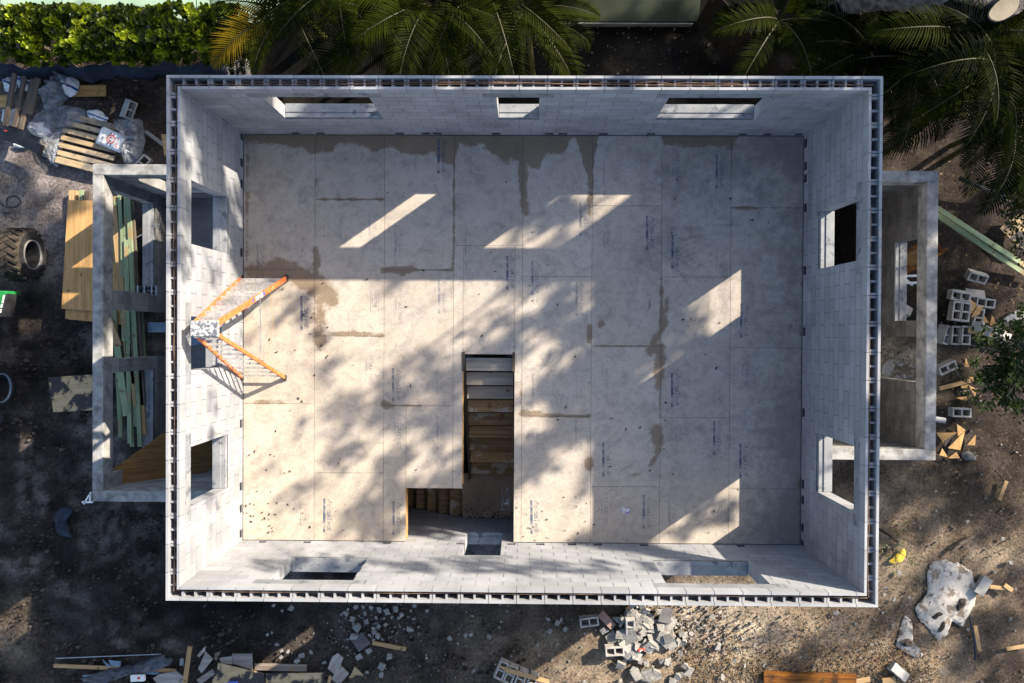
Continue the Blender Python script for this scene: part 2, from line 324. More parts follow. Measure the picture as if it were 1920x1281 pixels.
# ------------------------------------------------------------------ block walls
def sub_intervals(a, b, cuts):
    iv = [(a, b)]
    for c0, c1 in cuts:
        iv = [p for (x0, x1) in iv for p in ((x0, min(x1, c0)), (max(x0, c1), x1)) if p[1]-p[0] > 0.012]
    return iv
def wall(parent, mat, axisname, s0, s1, t0, t1, ncourse, openings=(), pockets=(), hollow=0, zb=0.0, deck_course=15, rnd=0.10, lip=True):
    """axis 'x' runs along x; t0 = inner face, t1 = outer face. openings: (sa, sb, z0, z1, sill height)"""
    mb = MB(); rr = random.Random(int((s0+t0)*1000)); sg = 1 if t1 > t0 else -1; th = abs(t1-t0)
    def bx(sa, sb, ta, tb, z0, z1, tint, B=mb):
        a, b = t0+sg*ta, t0+sg*tb; a, b = min(a,b), max(a,b)
        if axisname == 'x': B.box(sa, sb, a, b, z0, z1, tint)
        else: B.box(a, b, sa, sb, z0, z1, tint)
    lints = [(o[0]-0.2, o[1]+0.2, o[3]) for o in openings]
    sh = 0.038
    for c in range(ncourse):
        z0 = zb + c*CO; z1 = z0 + CO
        rows = [(z0, z1, None)]
        if pockets and c == deck_course: rows = [(z0, z0+0.14, pockets), (z0+0.14, z1, None)]
        for ra, rb, pk in rows:
            zs = sorted({ra, rb} | {z for o in openings for z in (o[2], o[3]) if ra+0.004 < z < rb-0.004})
            for za, zc in zip(zs[:-1], zs[1:]):
                zm = (za+zc)/2
                cuts = [(o[0], o[1]) for o in openings if o[2] < zm < o[3]]
                cuts += [(la, lb) for la, lb, lz in lints if lip and lz < zm < lz+CO]
                if pk: cuts += [(p-w/2, p+w/2) for p, w in pk]
                hol = c >= ncourse-hollow
                ga = 0.005 if abs(za-z0) < 1e-6 else 0.0; gb = 0.005 if abs(zc-z1) < 1e-6 else 0.0
                for x0, x1 in sub_intervals(s0, s1, cuts):
                    mz = zc - (0.012 if c == ncourse-1 else 0)
                    if hol:
                        bx(x0+(th-sh+.004 if axisname == 'x' and x0 == s0 else .004), x1-(th-sh+.004 if axisname == 'x' and x1 == s1 else .004), 0.004, sh-0.004, za, mz, 0.6); bx(x0+.004, x1-.004, th-sh+0.004, th-0.004, za, mz, 0.6)
                    else: bx(x0+.004, x1-.004, 0.005, th-0.005, za, mz, 0.46)
                    off = 0.2032 if c % 2 else 0.0
                    k0 = math.floor((x0-s0+off)/0.4064)
                    k = k0
                    while True:
                        b0 = s0 - off + k*0.4064; b1 = b0 + 0.4064
                        if b0 >= x1-0.01: break
                        rr.seed(k*131+c*17+int(s0*10)); tint = 1 + rr.uniform(-rnd, rnd)*(0.6 if rr.random() < 0.8 else 1.6)
                        jz = rr.uniform(-0.0015, 0.0015)
                        p0, p1 = max(b0, x0), min(b1, x1); q0 = p0+(0.005 if b0 >= x0-0.001 else 0); q1 = p1-(0.005 if b1 <= x1+0.001 else 0)
                        if q1-q0 > 0.015:
                            if hol:
                                top = zc-gb+ (jz if c == ncourse-1 else 0)
                                i0, i1 = (max(q0, s0+th-sh), min(q1, s1-th+sh)) if axisname == 'x' else (q0, q1)
                                if i1-i0 > .01: bx(i0, i1, 0, sh, za+ga, top, tint)
                                bx(q0, q1, th-sh, th, za+ga, top, tint)
                                dz = 0.055 if c == ncourse-1 else 0.0
                                for wx in (b0+0.022, (b0+b1)/2, b1-0.022):
                                    hw = 0.015 if abs(wx-(b0+b1)/2) < 0.01 else 0.017
                                    if wx-hw > q0-0.02 and wx+hw < q1+0.02 and (axisname == 'y' or s0+th < wx < s1-th): bx(max(wx-hw,q0), min(wx+hw,q1), sh, th-sh, za+ga, top-dz, tint*0.95)
                            else: bx(q0, q1, 0.0, th, za+ga, zc-gb, tint)
                        k += 1
                if hol and axisname == 'x':
                    bx(s0, s0+sh, -0.0, th-sh-.001, za+.003, zc-.004, 1.0); bx(s1-sh, s1, -0.0, th-sh-.001, za+.003, zc-.004, 1.0)
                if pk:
                    for p, w in pk: bx(p-w/2+0.001, p+w/2-0.001, 0.025, th-0.006, za, zc-.001, 0.05)  # near-black tint paints the shade inside the joist pockets
    w = mb.build('block_wall', mat, parent)
    for o in openings:
        if o[4] > 0:
            s = MB(); bx(o[0]+0.003, o[1]-0.003, 0.010, th+0.02, o[2]+0.002, o[2]+o[4]*0.82, 1.0, s); bx(o[0]+0.003, o[1]-0.003, 0.09, th+0.03, o[2]+o[4]*0.8, o[2]+o[4], 0.95, s)
            bevel(s.build('window_sill', MT['cast'], w), 0.005)
        if lip:
            s = MB(); bx(max(s0,o[0]-0.197), min(s1,o[1]+0.197), 0.003, th-0.003, o[3]+0.001, o[3]+CO-0.003, 0.95, s)
            s.build('lintel', MT['cast'], w)
    return w

hw, hd = W/2, D/2
house = thing('house_shell', 'unfinished pale concrete block house shell without a roof, open to the sky', 'house', (0,0,0))
def zc(n): return DZ + n*CO
LT = zc(11)                                        # underside of the lintels
N_OP = [(-3.87,-2.28,zc(5),LT,0.09), (-0.39,0.26,zc(5),LT,0.09), (2.16,3.74,zc(5),LT,0.09)]
S_OP = [(-3.75,-2.50,zc(5),LT,0.07), (-0.98,-0.33,DZ-0.81,zc(4),0.06), (2.165,3.71,zc(5),LT,0.07)]
W_OP = [(1.41,2.36,zc(3)+0.1,LT,0.10), (-0.48,0.33,zc(5),LT,0.09), (-2.52,-1.62,zc(3)+0.1,LT,0.10)]
E_OP = [(1.20,2.15,zc(3)+0.1,LT,0.10), (-2.50,-1.53,zc(3)+0.1,LT,0.10)]
def px_s(lst, horizontal):
    out = []
    for q in lst:
        p = at(q, 626, DZ+0.05) if horizontal else at(978, q, DZ+0.05)
        out.append(((p.x if horizontal else p.y), 0.15))
    return out
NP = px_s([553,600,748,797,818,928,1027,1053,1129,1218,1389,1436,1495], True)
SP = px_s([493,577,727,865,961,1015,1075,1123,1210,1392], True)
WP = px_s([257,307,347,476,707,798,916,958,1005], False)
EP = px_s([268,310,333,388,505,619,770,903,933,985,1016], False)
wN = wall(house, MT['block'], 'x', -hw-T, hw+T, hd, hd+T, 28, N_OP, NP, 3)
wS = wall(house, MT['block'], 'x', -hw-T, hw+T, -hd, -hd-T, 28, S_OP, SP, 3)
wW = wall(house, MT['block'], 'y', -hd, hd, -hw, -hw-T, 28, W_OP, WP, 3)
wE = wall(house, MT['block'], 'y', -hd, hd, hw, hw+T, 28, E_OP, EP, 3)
# reinforcing bars lying in the top course
ZT = 28*CO - 0.05
def bar(p, q, par, n=9, r=0.008):
    b = MB(); rr = random.Random(int(p[0]*77+q[1]*31)); pts = []
    for i in range(n+1):
        t = i/n; pts.append((p[0]+(q[0]-p[0])*t + rr.uniform(-.012,.012), p[1]+(q[1]-p[1])*t + rr.uniform(-.012,.012), p[2]+(q[2]-p[2])*t+rr.uniform(-.012,.012)))
    b.tube(pts, r, 6); return b.build('reinforcing_bar', MT['rust'], par)
e = 0.075
bar((-hw-e,hd+e,ZT),(1.4,hd+e+.02,ZT),wN); bar((-0.8,hd+e+.03,ZT+.015),(hw+e,hd+e,ZT),wN)
bar((-4.2,hd+e+.045,ZT-.01),(-0.3,hd+e+.035,ZT),wN); bar((0.9,hd+e+.05,ZT-.01),(3.1,hd+e+.03,ZT),wN)
bar((-hw-e,-hd-e,ZT),(1.0,-hd-e+.01,ZT),wS); bar((-0.2,-hd-e+.02,ZT+.015),(hw+e,-hd-e,ZT),wS); bar((-3.2,-hd-e+.03,ZT),(3.4,-hd-e+.035,ZT-.01),wS)
bar((-hw-e-.02,-hd-e,ZT),(-hw-e,1.2,ZT),wW); bar((-hw-e+.01,0.6,ZT+.015),(-hw-e,hd+e,ZT),wW); bar((-hw-e-.02,-2.2,ZT-.01),(-hw-e-.03,2.4,ZT),wW)
bar((hw+e,-hd-e,ZT),(hw+e-.01,0.9,ZT),wE); bar((hw+e-.02,0.2,ZT+.015),(hw+e-.02,hd+e,ZT),wE)
b = MB(); b.box(-hw+.01, hw-.01, -hd+.01, hd-.01, -0.05, 0.06); b.build('ground_slab', MT['slab'], house)

# ------------------------------------------------------------------ the floor deck with its stair opening
def X_(u): return at(u, 626, DZ).x
def Y_(v): return at(978, v, DZ).y
HX0, HX1, HXL = X_(868), X_(965), X_(762); HYT, HYM = Y_(665), Y_(917)
seams_x = [-hw+.012] + [X_(u) for u in (590,720,850,979,1109,1239,1369)] + [hw-.012]
seams_y = [(507,760),(375,632,889),(507,762),(461,717),(518,780),(385,648,911),(518,781),(388,650,913)]
holes = [(HX0, HX1, HYM, HYT), (HXL, HX1, -hd, HYM)]
rects = []
for i in range(8):
    ys = [hd-.012] + [Y_(v) for v in seams_y[i]] + [-hd+.012]
    for j in range(len(ys)-1):
        cells = [(seams_x[i], seams_x[i+1], ys[j+1], ys[j])]
        for (a0,a1,b0,b1) in holes:
            nc = []
            for (x0,x1,y0,y1) in cells:
                if a1 <= x0 or a0 >= x1 or b1 <= y0 or b0 >= y1: nc.append((x0,x1,y0,y1)); continue
                if a0 > x0: nc.append((x0,a0,y0,y1))
                if a1 < x1: nc.append((a1,x1,y0,y1))
                m0, m1 = max(x0,a0), min(x1,a1)
                if b0 > y0: nc.append((m0,m1,y0,b0))
                if b1 < y1: nc.append((m0,m1,b1,y1))
            cells = nc
        rects += cells
b = MB()
for (x0,x1,y0,y1) in rects:
    g = 0.0025; x0 += g; x1 -= g; y0 += g; y1 -= g
    if x1-x0 < .02 or y1-y0 < .02: continue
    nxs = max(2, int((x1-x0)/0.05)+1); nys = max(2, int((y1-y0)/0.05)+1)
    xs = np.linspace(x0,x1,nxs); ys = np.linspace(y0,y1,nys); tn = random.uniform(0.93,1.05)
    b.add([(x,y,DZ) for y in ys for x in xs], [(j*nxs+i, j*nxs+i+1, (j+1)*nxs+i+1, (j+1)*nxs+i) for j in range(nys-1) for i in range(nxs-1)], tn)
    zb = DZ-0.018
    b.add([(x0,y0,DZ),(x1,y0,DZ),(x1,y1,DZ),(x0,y1,DZ),(x0,y0,zb),(x1,y0,zb),(x1,y1,zb),(x0,y1,zb)], [(4,5,1,0),(5,6,2,1),(6,7,3,2),(7,4,0,3),(7,6,5,4)], tn)
# joist floor below the sheets
for (x0,x1,y0,y1) in [(-hw+.005,HXL-.002,-hd+.005,hd-.005),(HX1+.002,hw-.005,-hd+.005,hd-.005),(HXL-.002,HX1+.002,HYT+.002,hd-.005),(HXL-.002,HX0-.002,HYM+.002,HYT+.002)]:
    b.box(x0,x1,y0,y1,DZ-0.30,DZ-0.020,1.0,1)
deck = b.build('floor_deck', [MT['deck'], MT['dark']], house)
co = np.empty(len(deck.data.vertices)*3, np.float32); deck.data.vertices.foreach_get('co', co); co = co.reshape(-1,3).astype(float); DX, DY = co[:,0], co[:,1]
du = 978.5 + 106.4*DX; dv = 626 - 106.4*(DY-0.094)
bu = [459,478,515,540,580,600,624,630,650,680,700,718,736,755,770,812,840,852,858,880,905,920,950,958,1000,1010,1020,1055,1075,1090,1105,1112,1125,1230,1245,1370,1382,1500]
bv = [270,272,273,278,288,290,284,272,272,278,292,282,277,292,293,293,310,306,276,273,275,292,306,300,318,322,290,292,252,300,350,300,240,240,277,277,250,245]
band = np.interp(du, bu, bv); wet = np.clip(0.5 + (band - dv)/26.0, 0, 1)*(dv < 420)
def cap(pts, r, soft=None, gain=1.0):
    global wet
    for p, q in zip(pts[:-1], pts[1:]): wet = np.maximum(wet, gain*capsule(du, dv, p, q, r, soft or r*0.9))
for pts, r, gn in [([(978,300),(980,360),(985,395)],9,1),([(1105,280),(1107,350),(1104,400)],7,.8),([(850,290),(851,470)],4,.7),([(851,400),(847,560)],5,.6),
    ([(592,375),(718,375)],4,.75),([(592,340),(592,372)],5,.6),([(719,507),(770,507)],7,1),([(770,507),(850,507)],2.5,.8),([(755,510),(772,504)],9,.9),
    ([(470,510),(520,512),(560,520)],17,1),([(520,505),(600,540),(615,560)],22,1),([(592,470),(592,520)],7,.9),([(525,500),(525,520)],10,.9),([(600,560),(600,640)],15,.8),
    ([(590,628),(718,630)],4.5,.8),([(590,630),(600,660)],9,.6),([(640,627),(700,628)],6,.8),([(460,757),(540,757)],6,.75),([(722,760),(728,763)],8,1),([(730,762),(790,762)],3,.8),
    ([(978,775),(1010,776)],8,1),([(1000,778),(1105,780)],4,.95),([(977,700),(977,790)],4,.7),([(1106,610),(1106,640)],5,.95),([(1107,640),(1106,880)],2.6,.8),([(1106,865),(1106,872)],9,1),
    ([(1112,648),(1240,648)],3,.75),([(1225,640),(1245,610),(1250,560)],8,.8),([(1220,655),(1238,650),(1236,720)],11,.95),([(1240,520),(1240,610)],5,.85),
    ([(1237,720),(1237,780)],3,.85),([(1232,800),(1237,840)],11,.95),([(1234,850),(1215,880),(1190,890)],6,.7),([(1126,606),(1126,609)],7,.95),([(1218,562),(1218,580)],4,.8),
    ([(1370,389),(1420,389)],4,.8),([(1500,450),(1500,1015)],4,.65),([(462,260),(462,560)],5,.7),([(1375,390),(1510,388)],2,.6),([(980,720),(977,770)],4,.6)]: cap(pts, r, None, gn)
gn = fbm(du/90.0, dv/90.0, 5, 21)
grime = np.clip((du-1120)/230.0, 0, 1)*0.28 + 0.10
grime += 0.35*np.exp(-((du-1250)/190)**2-((dv-310)/60)**2) + 0.25*np.exp(-((du-1450)/80)**2-((dv-330)/120)**2)
grime += 0.20*np.exp(-((du-1230)/150)**2-((dv-470)/40)**2) + 0.22*np.exp(-((du-500)/60)**2-((dv-330)/80)**2)
grime += 0.16*np.clip((fbm(du/55.0, dv/75.0, 4, 71)-.50)*5, 0, 1)
grime += 0.30*np.clip((du-1400)/80, 0, 1) + 0.25*np.exp(-((du-1480)/60)**2-((dv-960)/80)**2)
for k in range(9):           # sweep marks
    th = math.radians(-5 + k*9); r0, r1 = 55 + 6*(k%3), 150 - 9*(k%4)
    grime = np.maximum(grime, 0.95*capsule(du, dv, (1225+r0*math.cos(th), 430+r0*math.sin(th)*0.8), (1235+r1*math.cos(th), 430+r1*math.sin(th)*0.75), 3, 3.5))
grime = np.clip(grime*(0.35+1.3*gn), 0, 1)
warm = np.clip(1.0 - (du-520)/600.0, 0.10, 1)*(0.45+0.75*np.clip((dv-300)/400, 0, 1)) + 0.40*np.clip((dv-860)/140, 0, 1)
warm = np.clip(warm*(0.6+0.8*fbm(du/120.0, dv/120.0, 4, 33)), 0, 1)
for nm, arr in (('wet', wet), ('grime', grime), ('warm', warm)):
    a = deck.data.attributes.new(nm, 'FLOAT', 'POINT'); a.data.foreach_set('value', arr.astype(np.float32))
# printing on the panels
DG = bpy.context.evaluated_depsgraph_get
def textmesh(parts):
    mb = MB()
    for body, size, shear, dx, dy, wt in parts:
        cu = bpy.data.curves.new('lettering', 'FONT'); cu.body = body; cu.size = size; cu.shear = shear; cu.offset = wt
        cu.resolution_u = 3; o = bpy.data.objects.new('lettering', cu); COL.objects.link(o); bpy.context.view_layer.update()
        me = bpy.data.meshes.new_from_object(o.evaluated_get(DG()))
        mb.add([(v.co.x+dx, v.co.y+dy, 0) for v in me.vertices], [tuple(p.vertices) for p in me.polygons])
        bpy.data.objects.remove(o); bpy.data.curves.remove(cu); bpy.data.meshes.remove(me)
    return mb
def quad(mb, x0, x1, y0, y1): mb.add([(x0,y0,0),(x1,y0,0),(x1,y1,0),(x0,y1,0)], [(0,1,2,3)])
mA = textmesh([('AdvanTech', 0.125, 0.32, 0, 0.035, 0.003)]); quad(mA, 0, 0.60, -0.035, 0.008)
mF = textmesh([('FLAT OUT BEST', 0.088, 0, 0, 0.02, 0.001), ('SUBFLOOR', 0.045, 0, 0.16, -0.04, 0)])
mC = textmesh([('LIFETIME', 0.072, 0, 0.025, 0.045, 0.001), ('WARRANTY', 0.045, 0, 0.05, 0.0, 0)])
for x0,x1,y0,y1 in ((0,.38,-.02,-.014),(0,.38,.118,.124),(0,.006,-.014,.118),(.374,.38,-.014,.118)): quad(mC, x0,x1,y0,y1)
proto = {}
MARKS = [(485,460,'A'),(567,555,'A'),(565,820,'C'),(612,390,'F'),(695,395,'A'),(743,435,'A'),(748,255,'F'),(824,262,'A'),(876,265,'F'),(875,435,'A'),(877,475,'F'),(953,480,'A'),(825,525,'A'),
 (745,540,'F'),(1003,530,'F'),(1083,530,'A'),(1134,305,'A'),(1215,405,'A'),(1136,420,'F'),(1217,315,'C'),(1266,290,'F'),(1346,290,'A'),(1398,295,'F'),(1263,440,'A'),(1215,545,'C'),(1345,470,'C'),
 (1001,700,'A'),(1083,705,'C'),(1003,785,'F'),(822,780,'A'),(743,775,'F'),(820,698,'C'),(1082,785,'A'),(1132,665,'F'),(1262,700,'A'),(1133,830,'A'),(1263,785,'F'),(1341,790,'A'),(1395,665,'F'),(1392,570,'A'),
 (1390,832,'A'),(1341,720,'C'),(998,938,'A'),(943,915,'C'),(1257,940,'A'),(1209,928,'A'),(1131,922,'F'),(610,935,'A'),(565,945,'C'),(740,940,'A'),(1400,410,'F'),(563,350,'C'),(655,590,'C'),(697,545,'C'),(739,690,'A'),(690,655,'F'),(660,840,'C'),(870,645,'C'),(955,648,'C'),(1000,490,'A'),(828,400,'C'),(560,440,'C'),(1090,380,'A'),(1340,930,'C')]
for u, v, k in MARKS:
    p = at(u, v, DZ+0.0025)
    if k not in proto:
        o = {'A':mA,'F':mF,'C':mC}[k].build('printed_lettering', MT['ink'], deck); proto[k] = o
    else: o = proto[k].copy(); COL.objects.link(o); o.parent = deck
    o.location = p; o.rotation_euler = (0,0,-PI/2 + random.uniform(-.01,.01))

# ------------------------------------------------------------------ stairs
st = MB()
zL = DZ - 1.90
xa, xb = at(877,700,DZ-.6).x, at(963,700,DZ-.6).x
yt = at(978,669,DZ-.19).y; run = 0.264
for x0, x1 in ((xa-.05, xa-.012), (xb+.005, xb+.035)):       # stringers
    st.add([(x,y,z) for x in (x0,x1) for y,z in ((yt+.06,DZ-.02),(yt+.06,DZ-.42),(yt-9.4*run,zL-.25),(yt-9.4*run,zL+.12))],
           [(3,2,1,0),(4,5,6,7),(0,1,5,4),(1,2,6,5),(2,3,7,6),(3,0,4,7)], 0.5)
stair = st.build('staircase', MT['darkwood'], house)
for k in range(9):
    z = DZ - .19*(k+1); y1 = yt - k*run
    t = MB(); t.box(xa-.008, xb, y1-run+.006, y1-.024, z-.04, z, (1.0,.96,1.02,.95,.62,.8,.58,.95,.66)[k]); t.box(xa-.008, xb, y1-run+.015, y1-run+.033, z-.19, z-.042, .7)
    bevel(t.build('tread', MT['treadpale'] if k < 3 else MT['tread'], stair), .006, 2)
yl = yt - 9*run
t = MB(); t.box(at(867,930,zL).x, at(964,930,zL).x, -hd+.01, yl-.01, zL-.03, zL); t.build('landing', MT['landing'], stair)
xl = at(867.5, 930, zL).x
for k in range(9):
    z = zL - .19*(k+1); x1 = xl - k*.25
    t = MB(); t.box(x1-.25-.02, x1-.004, -hd+.01, -hd+1.02, z-.035, z, random.uniform(.7,1)); t.box(x1-.25+.01, x1-.25+.03, -hd+.01, -hd+1.02, z-.19, z-.037, .6)
    t.build('tread', MT['tread'], stair)
t = MB()                                                        # framing at the edges of the opening
t.box(HX0-.040, HX0-.001, HYM+.004, HYT-.30, DZ-.296, DZ-.019, .95); t.box(HXL-.040, HXL-.001, -hd+.008, HYM, DZ-.296, DZ-.019, 1)
t.box(HXL, HX0-.001, HYM+.001, HYM+.04, DZ-.296, DZ-.019, 1.0); t.box(HX1+.001, HX1+.04, -hd+.008, HYT, DZ-.296, DZ-.019, .9)
t.box(HX0-.04, HX0-.001, HYT-.28, HYT, DZ-.296, DZ-.019, .4)
t.build('opening_trim', MT['ply'], house)
for x0 in (HX0-.012, HX1-.035):
    t = MB(); t.box(x0, x0+.045, HYT-.30, HYT+.04, DZ-.01, DZ+.012, .5); t.build('trim_strip', MT['darkwood'], house)

# ------------------------------------------------------------------ the two low annexes beside the house
def annex(label, xo, side, yA, yB, wx, wy_n, n, ztop, am='annex'):
    """xo: outer x of the far wall; side -1 left, +1 right; yA top, yB bottom (outer)."""
    r = thing('block_annex', label, 'annex', (0,0,0)); t = .20; x_in = xo - side*t; xh = side*(hw+T+.004)
    zn = n*CO
    ws = [wall(r, MT[am], 'y', yB+t, yA-t, x_in, xo, n, wx, lip=False, rnd=.18)]
    lo, hi = min(xo,xh), max(xo,xh)
    ws.append(wall(r, MT[am], 'x', lo, hi, yA-t, yA, n, wy_n, lip=False, rnd=.18))
    ws.append(wall(r, MT[am], 'x', lo, hi, yB+t, yB, n, [], lip=False, rnd=.18))
    for bx_ in ((x_in,xo,yB+t,yA-t),(lo,hi,yA-t,yA),(lo,hi,yB,yB+t)):
        c = MB(); x0, x1 = sorted(bx_[:2]); c.box(x0, x1, bx_[2]+.001, bx_[3]-.001, zn, ztop); bevel(c.build('tie_beam', MT['cap'], r), .012, 2)
    return r
ZA = 2.60; NA = 11
ax = at(173, 626, ZA).x; ayT = at(978, 310, ZA).y; ayB = at(978, 947, ZA).y
xi = ax + .2
def yy(v, z): return at(978, v, z).y
zl = NA*CO
annex('narrow grey block annex with stained top on the left of the house', ax, -1, ayT, ayB,
      [(yy(547,zl), yy(358,zl), .50, zl, .09), (yy(678,zl), yy(584,zl), .0, zl, 0), (yy(893,zl), yy(704,zl), .50, zl, .09)],
      [(at(252,336,zl).x, at(252,336,zl).x+1.75, .63, zl, .09)], NA, ZA, 'annexpale')
b = MB(); b.box(at(322,600,0).x, -hw-T-.006, ayB+.21, ayT-.21, -.05, .05); b.build('ground_slab', MT['slab'], bpy.data.objects['block_annex'])
ex = at(1757, 626, ZA).x; eyT = at(978, 318, ZA).y; eyB = at(978, 858, ZA).y
annex('narrow dirty brown grey block annex on the right of the house', ex, 1, eyT, eyB,
      [(yy(597,zl), yy(441,zl), 1.28, zl, .09), (yy(712,zl), yy(627,zl), .0, zl, 0)], [], NA, ZA)

# ------------------------------------------------------------------ step ladder
lad = thing('step_ladder', 'tall orange step ladder splattered with paint, standing open on the deck by the wall', 'ladder', (-4.55, 0.13, DZ))
LH = 2.68
def lerp(p, q, t): return Vector(p).lerp(Vector(q), t)
fb = [Vector((-.40,.93,0)), Vector((.40,.93,0))]; ft = [Vector((-.165,.09,LH-.03)), Vector((.165,.09,LH-.03))]
rb = [Vector((-.38,-.84,0)), Vector((.38,-.84,0))]; rt = [Vector((-.165,-.07,LH-.05)), Vector((.165,-.07,LH-.05))]
def rail(p, q, wd, th, nm='side_rail', mat=None, par=lad):
    d = (q-p).normalized(); x = Vector((1,0,0)); y = d.cross(x).normalized(); x = y.cross(d).normalized()
    X = Matrix((( x.x,y.x,d.x,p.x),(x.y,y.y,d.y,p.y),(x.z,y.z,d.z,p.z),(0,0,0,1))); L = (q-p).length
    b = MB(); b.box(-th/2, th/2, -wd/2, wd/2, .0, L, 1, 0, X); o = b.build(nm, mat or MT['orange'], par); bevel(o, .004); return o, X, L
for i in (0,1):
    o, X, L = rail(fb[i], ft[i], .088, .030)
    f = MB(); f.box(-.024, .024, -.055, .055, -.004, .07, 1, 0, X); f.build('rubber_foot', MT['black'], o)
    if i == 1:
        s = MB(); s.box(.0155, .018, -.03, .034, 1.25, 1.42, 1, 0, X); s.build('sticker', MT['white_paint'], o)
        s = MB(); s.box(.0155, .018, -.03, .034, 1.05, 1.12, 1, 0, X); s.build('sticker', MT['blue'], o); s = MB(); s.box(.0155,.018,-.03,.034,1.5,1.55,1,0,X); s.build('sticker', MT['blue'], o)
        s = MB(); s.box(.0155, .019, -.04, .04, 1.14, 1.22, 1, 0, X); s.build('sticker', MT['white_paint'], o)
        s = MB(); s.box(.0185, .0205, -.03, .03, 1.28, 1.32, 1, 0, X); s.build('sticker', MT['red'], o)
    o, X, L = rail(rb[i], rt[i], .066, .028)
    f = MB(); f.box(-.022, .022, -.045, .045, -.004, .06, 1, 0, X); f.build('rubber_foot', MT['black'], o)
for k in range(9):
    t = (k+.75)/9.4; a, c = lerp(fb[0],ft[0],t), lerp(fb[1],ft[1],t)
    b = MB(); b.box(a.x+.012, c.x-.012, a.y-.05, a.y+.045, a.z-.025, a.z+.004, random.uniform(.75,1.1)); b.box(a.x+.02, c.x-.02, a.y+.035, a.y+.045, a.z-.06, a.z-.02, .8)
    o = b.build('step', MT['alu'], lad); bevel(o, .003)
    t = (k+.6)/9.4; a, c = lerp(rb[0],rt[0],t), lerp(rb[1],rt[1],t)
    b = MB(); b.box(a.x+.01, c.x-.01, a.y-.017, a.y+.017, a.z-.012, a.z+.012, random.uniform(.8,1.1)); b.build('rung', MT['alu'], lad)
b = MB(); b.box(-.20,.20,-.10,.13,LH-.03,LH+.035); b.box(-.17,.17,-.12,-.10,LH-.02,LH+.02,.9); o = b.build('top_cap', MT['cap_splat'], lad); bevel(o, .02, 3)
for x in (-.31,.31):
    b = MB(); y0 = lerp(fb[0],ft[0],.45); y1 = lerp(rb[0],rt[0],.45)
    b.tube([(x,y0.y,y0.z),(x,0.05,y0.z-.03),(x,y1.y,y1.z)], .008, 6); b.build('spreader', MT['steel'], lad)
b = MB(); b.tube([(.405,.62,.95),(.42,.1,.86),(.37,-.5,1.0)], .004, 5); b.build('tie_cord', MT['ply'], lad)

# ------------------------------------------------------------------ boards and sheets
def board(name, label, cat, p0, p1, width, th, z, mat, group=None, tint=1.0, zb=None, bev=.004, roll=0):
    """p0, p1: ends in the photograph; z: base height"""
    a = at(*p0, z+th); c = at(*p1, (zb if zb is not None else z)+th); d = c-a; L = d.length
    b = MB(); n = max(1, int(L/.35))
    for i in range(n): pass
    b.box(-L/2, L/2, -width/2, width/2, 0, th, tint)
    mid = (a+c)/2; mid.z -= th
    o = b.build(name, mat, None, mid, 0, rot=(roll, -math.asin(max(-1,min(1,(c.z-a.z)/L))), math.atan2(d.y,d.x)))
    bevel(o, bev); return tag(o, label, cat, group)
def sheet(name, label, cat, pts, z, th, mat, group=None, tint=1.0, grain=0.0, bev=.002):
    P = [at(u, v, z+th) for u, v in pts]; c = sum(P, Vector())/len(P)
    R = Matrix.Rotation(-grain, 3, 'Z'); b = MB(); b.prism([tuple((R @ (p-c))[:2]) for p in P], 0, th, tint)
    o = b.build(name, mat, None, (c.x,c.y,z), grain); bevel(o, bev); return tag(o, label, cat, group)
G = PI/2
# left of the house
for i,(p0,p1) in enumerate([((136,357),(136,600)),((152,356),(152,600)),((162,358),(160,600))]):
    board('support_board', ['pale thick board end jutting from under the yellow plywood, leftmost','narrow greenish board end jutting from under the yellow plywood','dark board end under the plywood beside the annex wall'][i], 'board', p0, p1, [.17,.09,.10][i], .10, .02+.12*i, [MT['pine'],MT['treated'],MT['darkwood']][i])
sheet('plywood_sheet', 'lower yellow plywood sheet peeping out below the upper one', 'plywood', [(134,380),(238,376),(236,610),(122,598)], .42, .02, MT['ply'], None, .9, G)
sheet('plywood_sheet', 'large knotty yellow plywood sheet lying beside the left annex wall', 'plywood', [(127,375),(236,378),(232,588),(115,579)], .46, .02, MT['ply'], None, 1.0, G)
sheet('plywood_offcut', 'square plywood offcut half covered with black mud', 'plywood', [(90,708),(188,701),(196,768),(100,773)], .03, .02, MT['plymud'], None, 1, .1)
LB = [((216,368),(240,700),'treated',.09),((224,366),(247,838),'treated',.09),((233,368),(256,800),'treated',.14),((240,372),(262,838),'treated',.09),((246,378),(270,790),'treated',.09),
      ((212,385),(246,740),'pine',.13),((247,400),(268,760),'darkwood',.09),((226,520),(254,762),'pine',.09),((262,560),(277,800),'treated',.09),((204,600),(222,650),'pine',.14),((228,366),(232,640),'treated',.09),((236,450),(243,832),'treated',.09),((213,560),(226,820),'treated',.09),((218,640),(236,780),'treated',.13),((256,640),(270,815),'pine',.09),((243,640),(252,720),'darkwood',.12)]
lblab = ['green treated board, leftmost of the lumber stack by the annex','long green treated board sticking furthest down, left of the stack','wide green treated board on top of the lumber stack','long green treated board sticking furthest down, right of the stack','green treated board, fourth from the left at the upper end',
 'wide yellow board along the left side of the lumber stack','dark brown board along the right side of the lumber stack','short tan board lying on the green lumber','green treated board, rightmost at the lower end of the stack','short wide tan board block near the middle annex pier','green treated board half covered by its neighbours at the upper end','green treated board under the tan short board','mossy green board along the left side, lower half','wide pale green board in the lower annex opening','tan board at the right side of the lower annex opening','short dark board lying across the lower green boards']
for i,(p0,p1,mt,w) in enumerate(LB):
    board('lumber_board', lblab[i], 'board', p0, p1, w, .045, .49+.05*(i%4), MT[mt], 'lumber stack beside the left annex', random.uniform(.8,1.15))
board('steel_rod', 'thin grey steel rod leaning over the lumber by the annex window', 'rod', (255,446), (299,421), .02, .02, .55, MT['steel'])
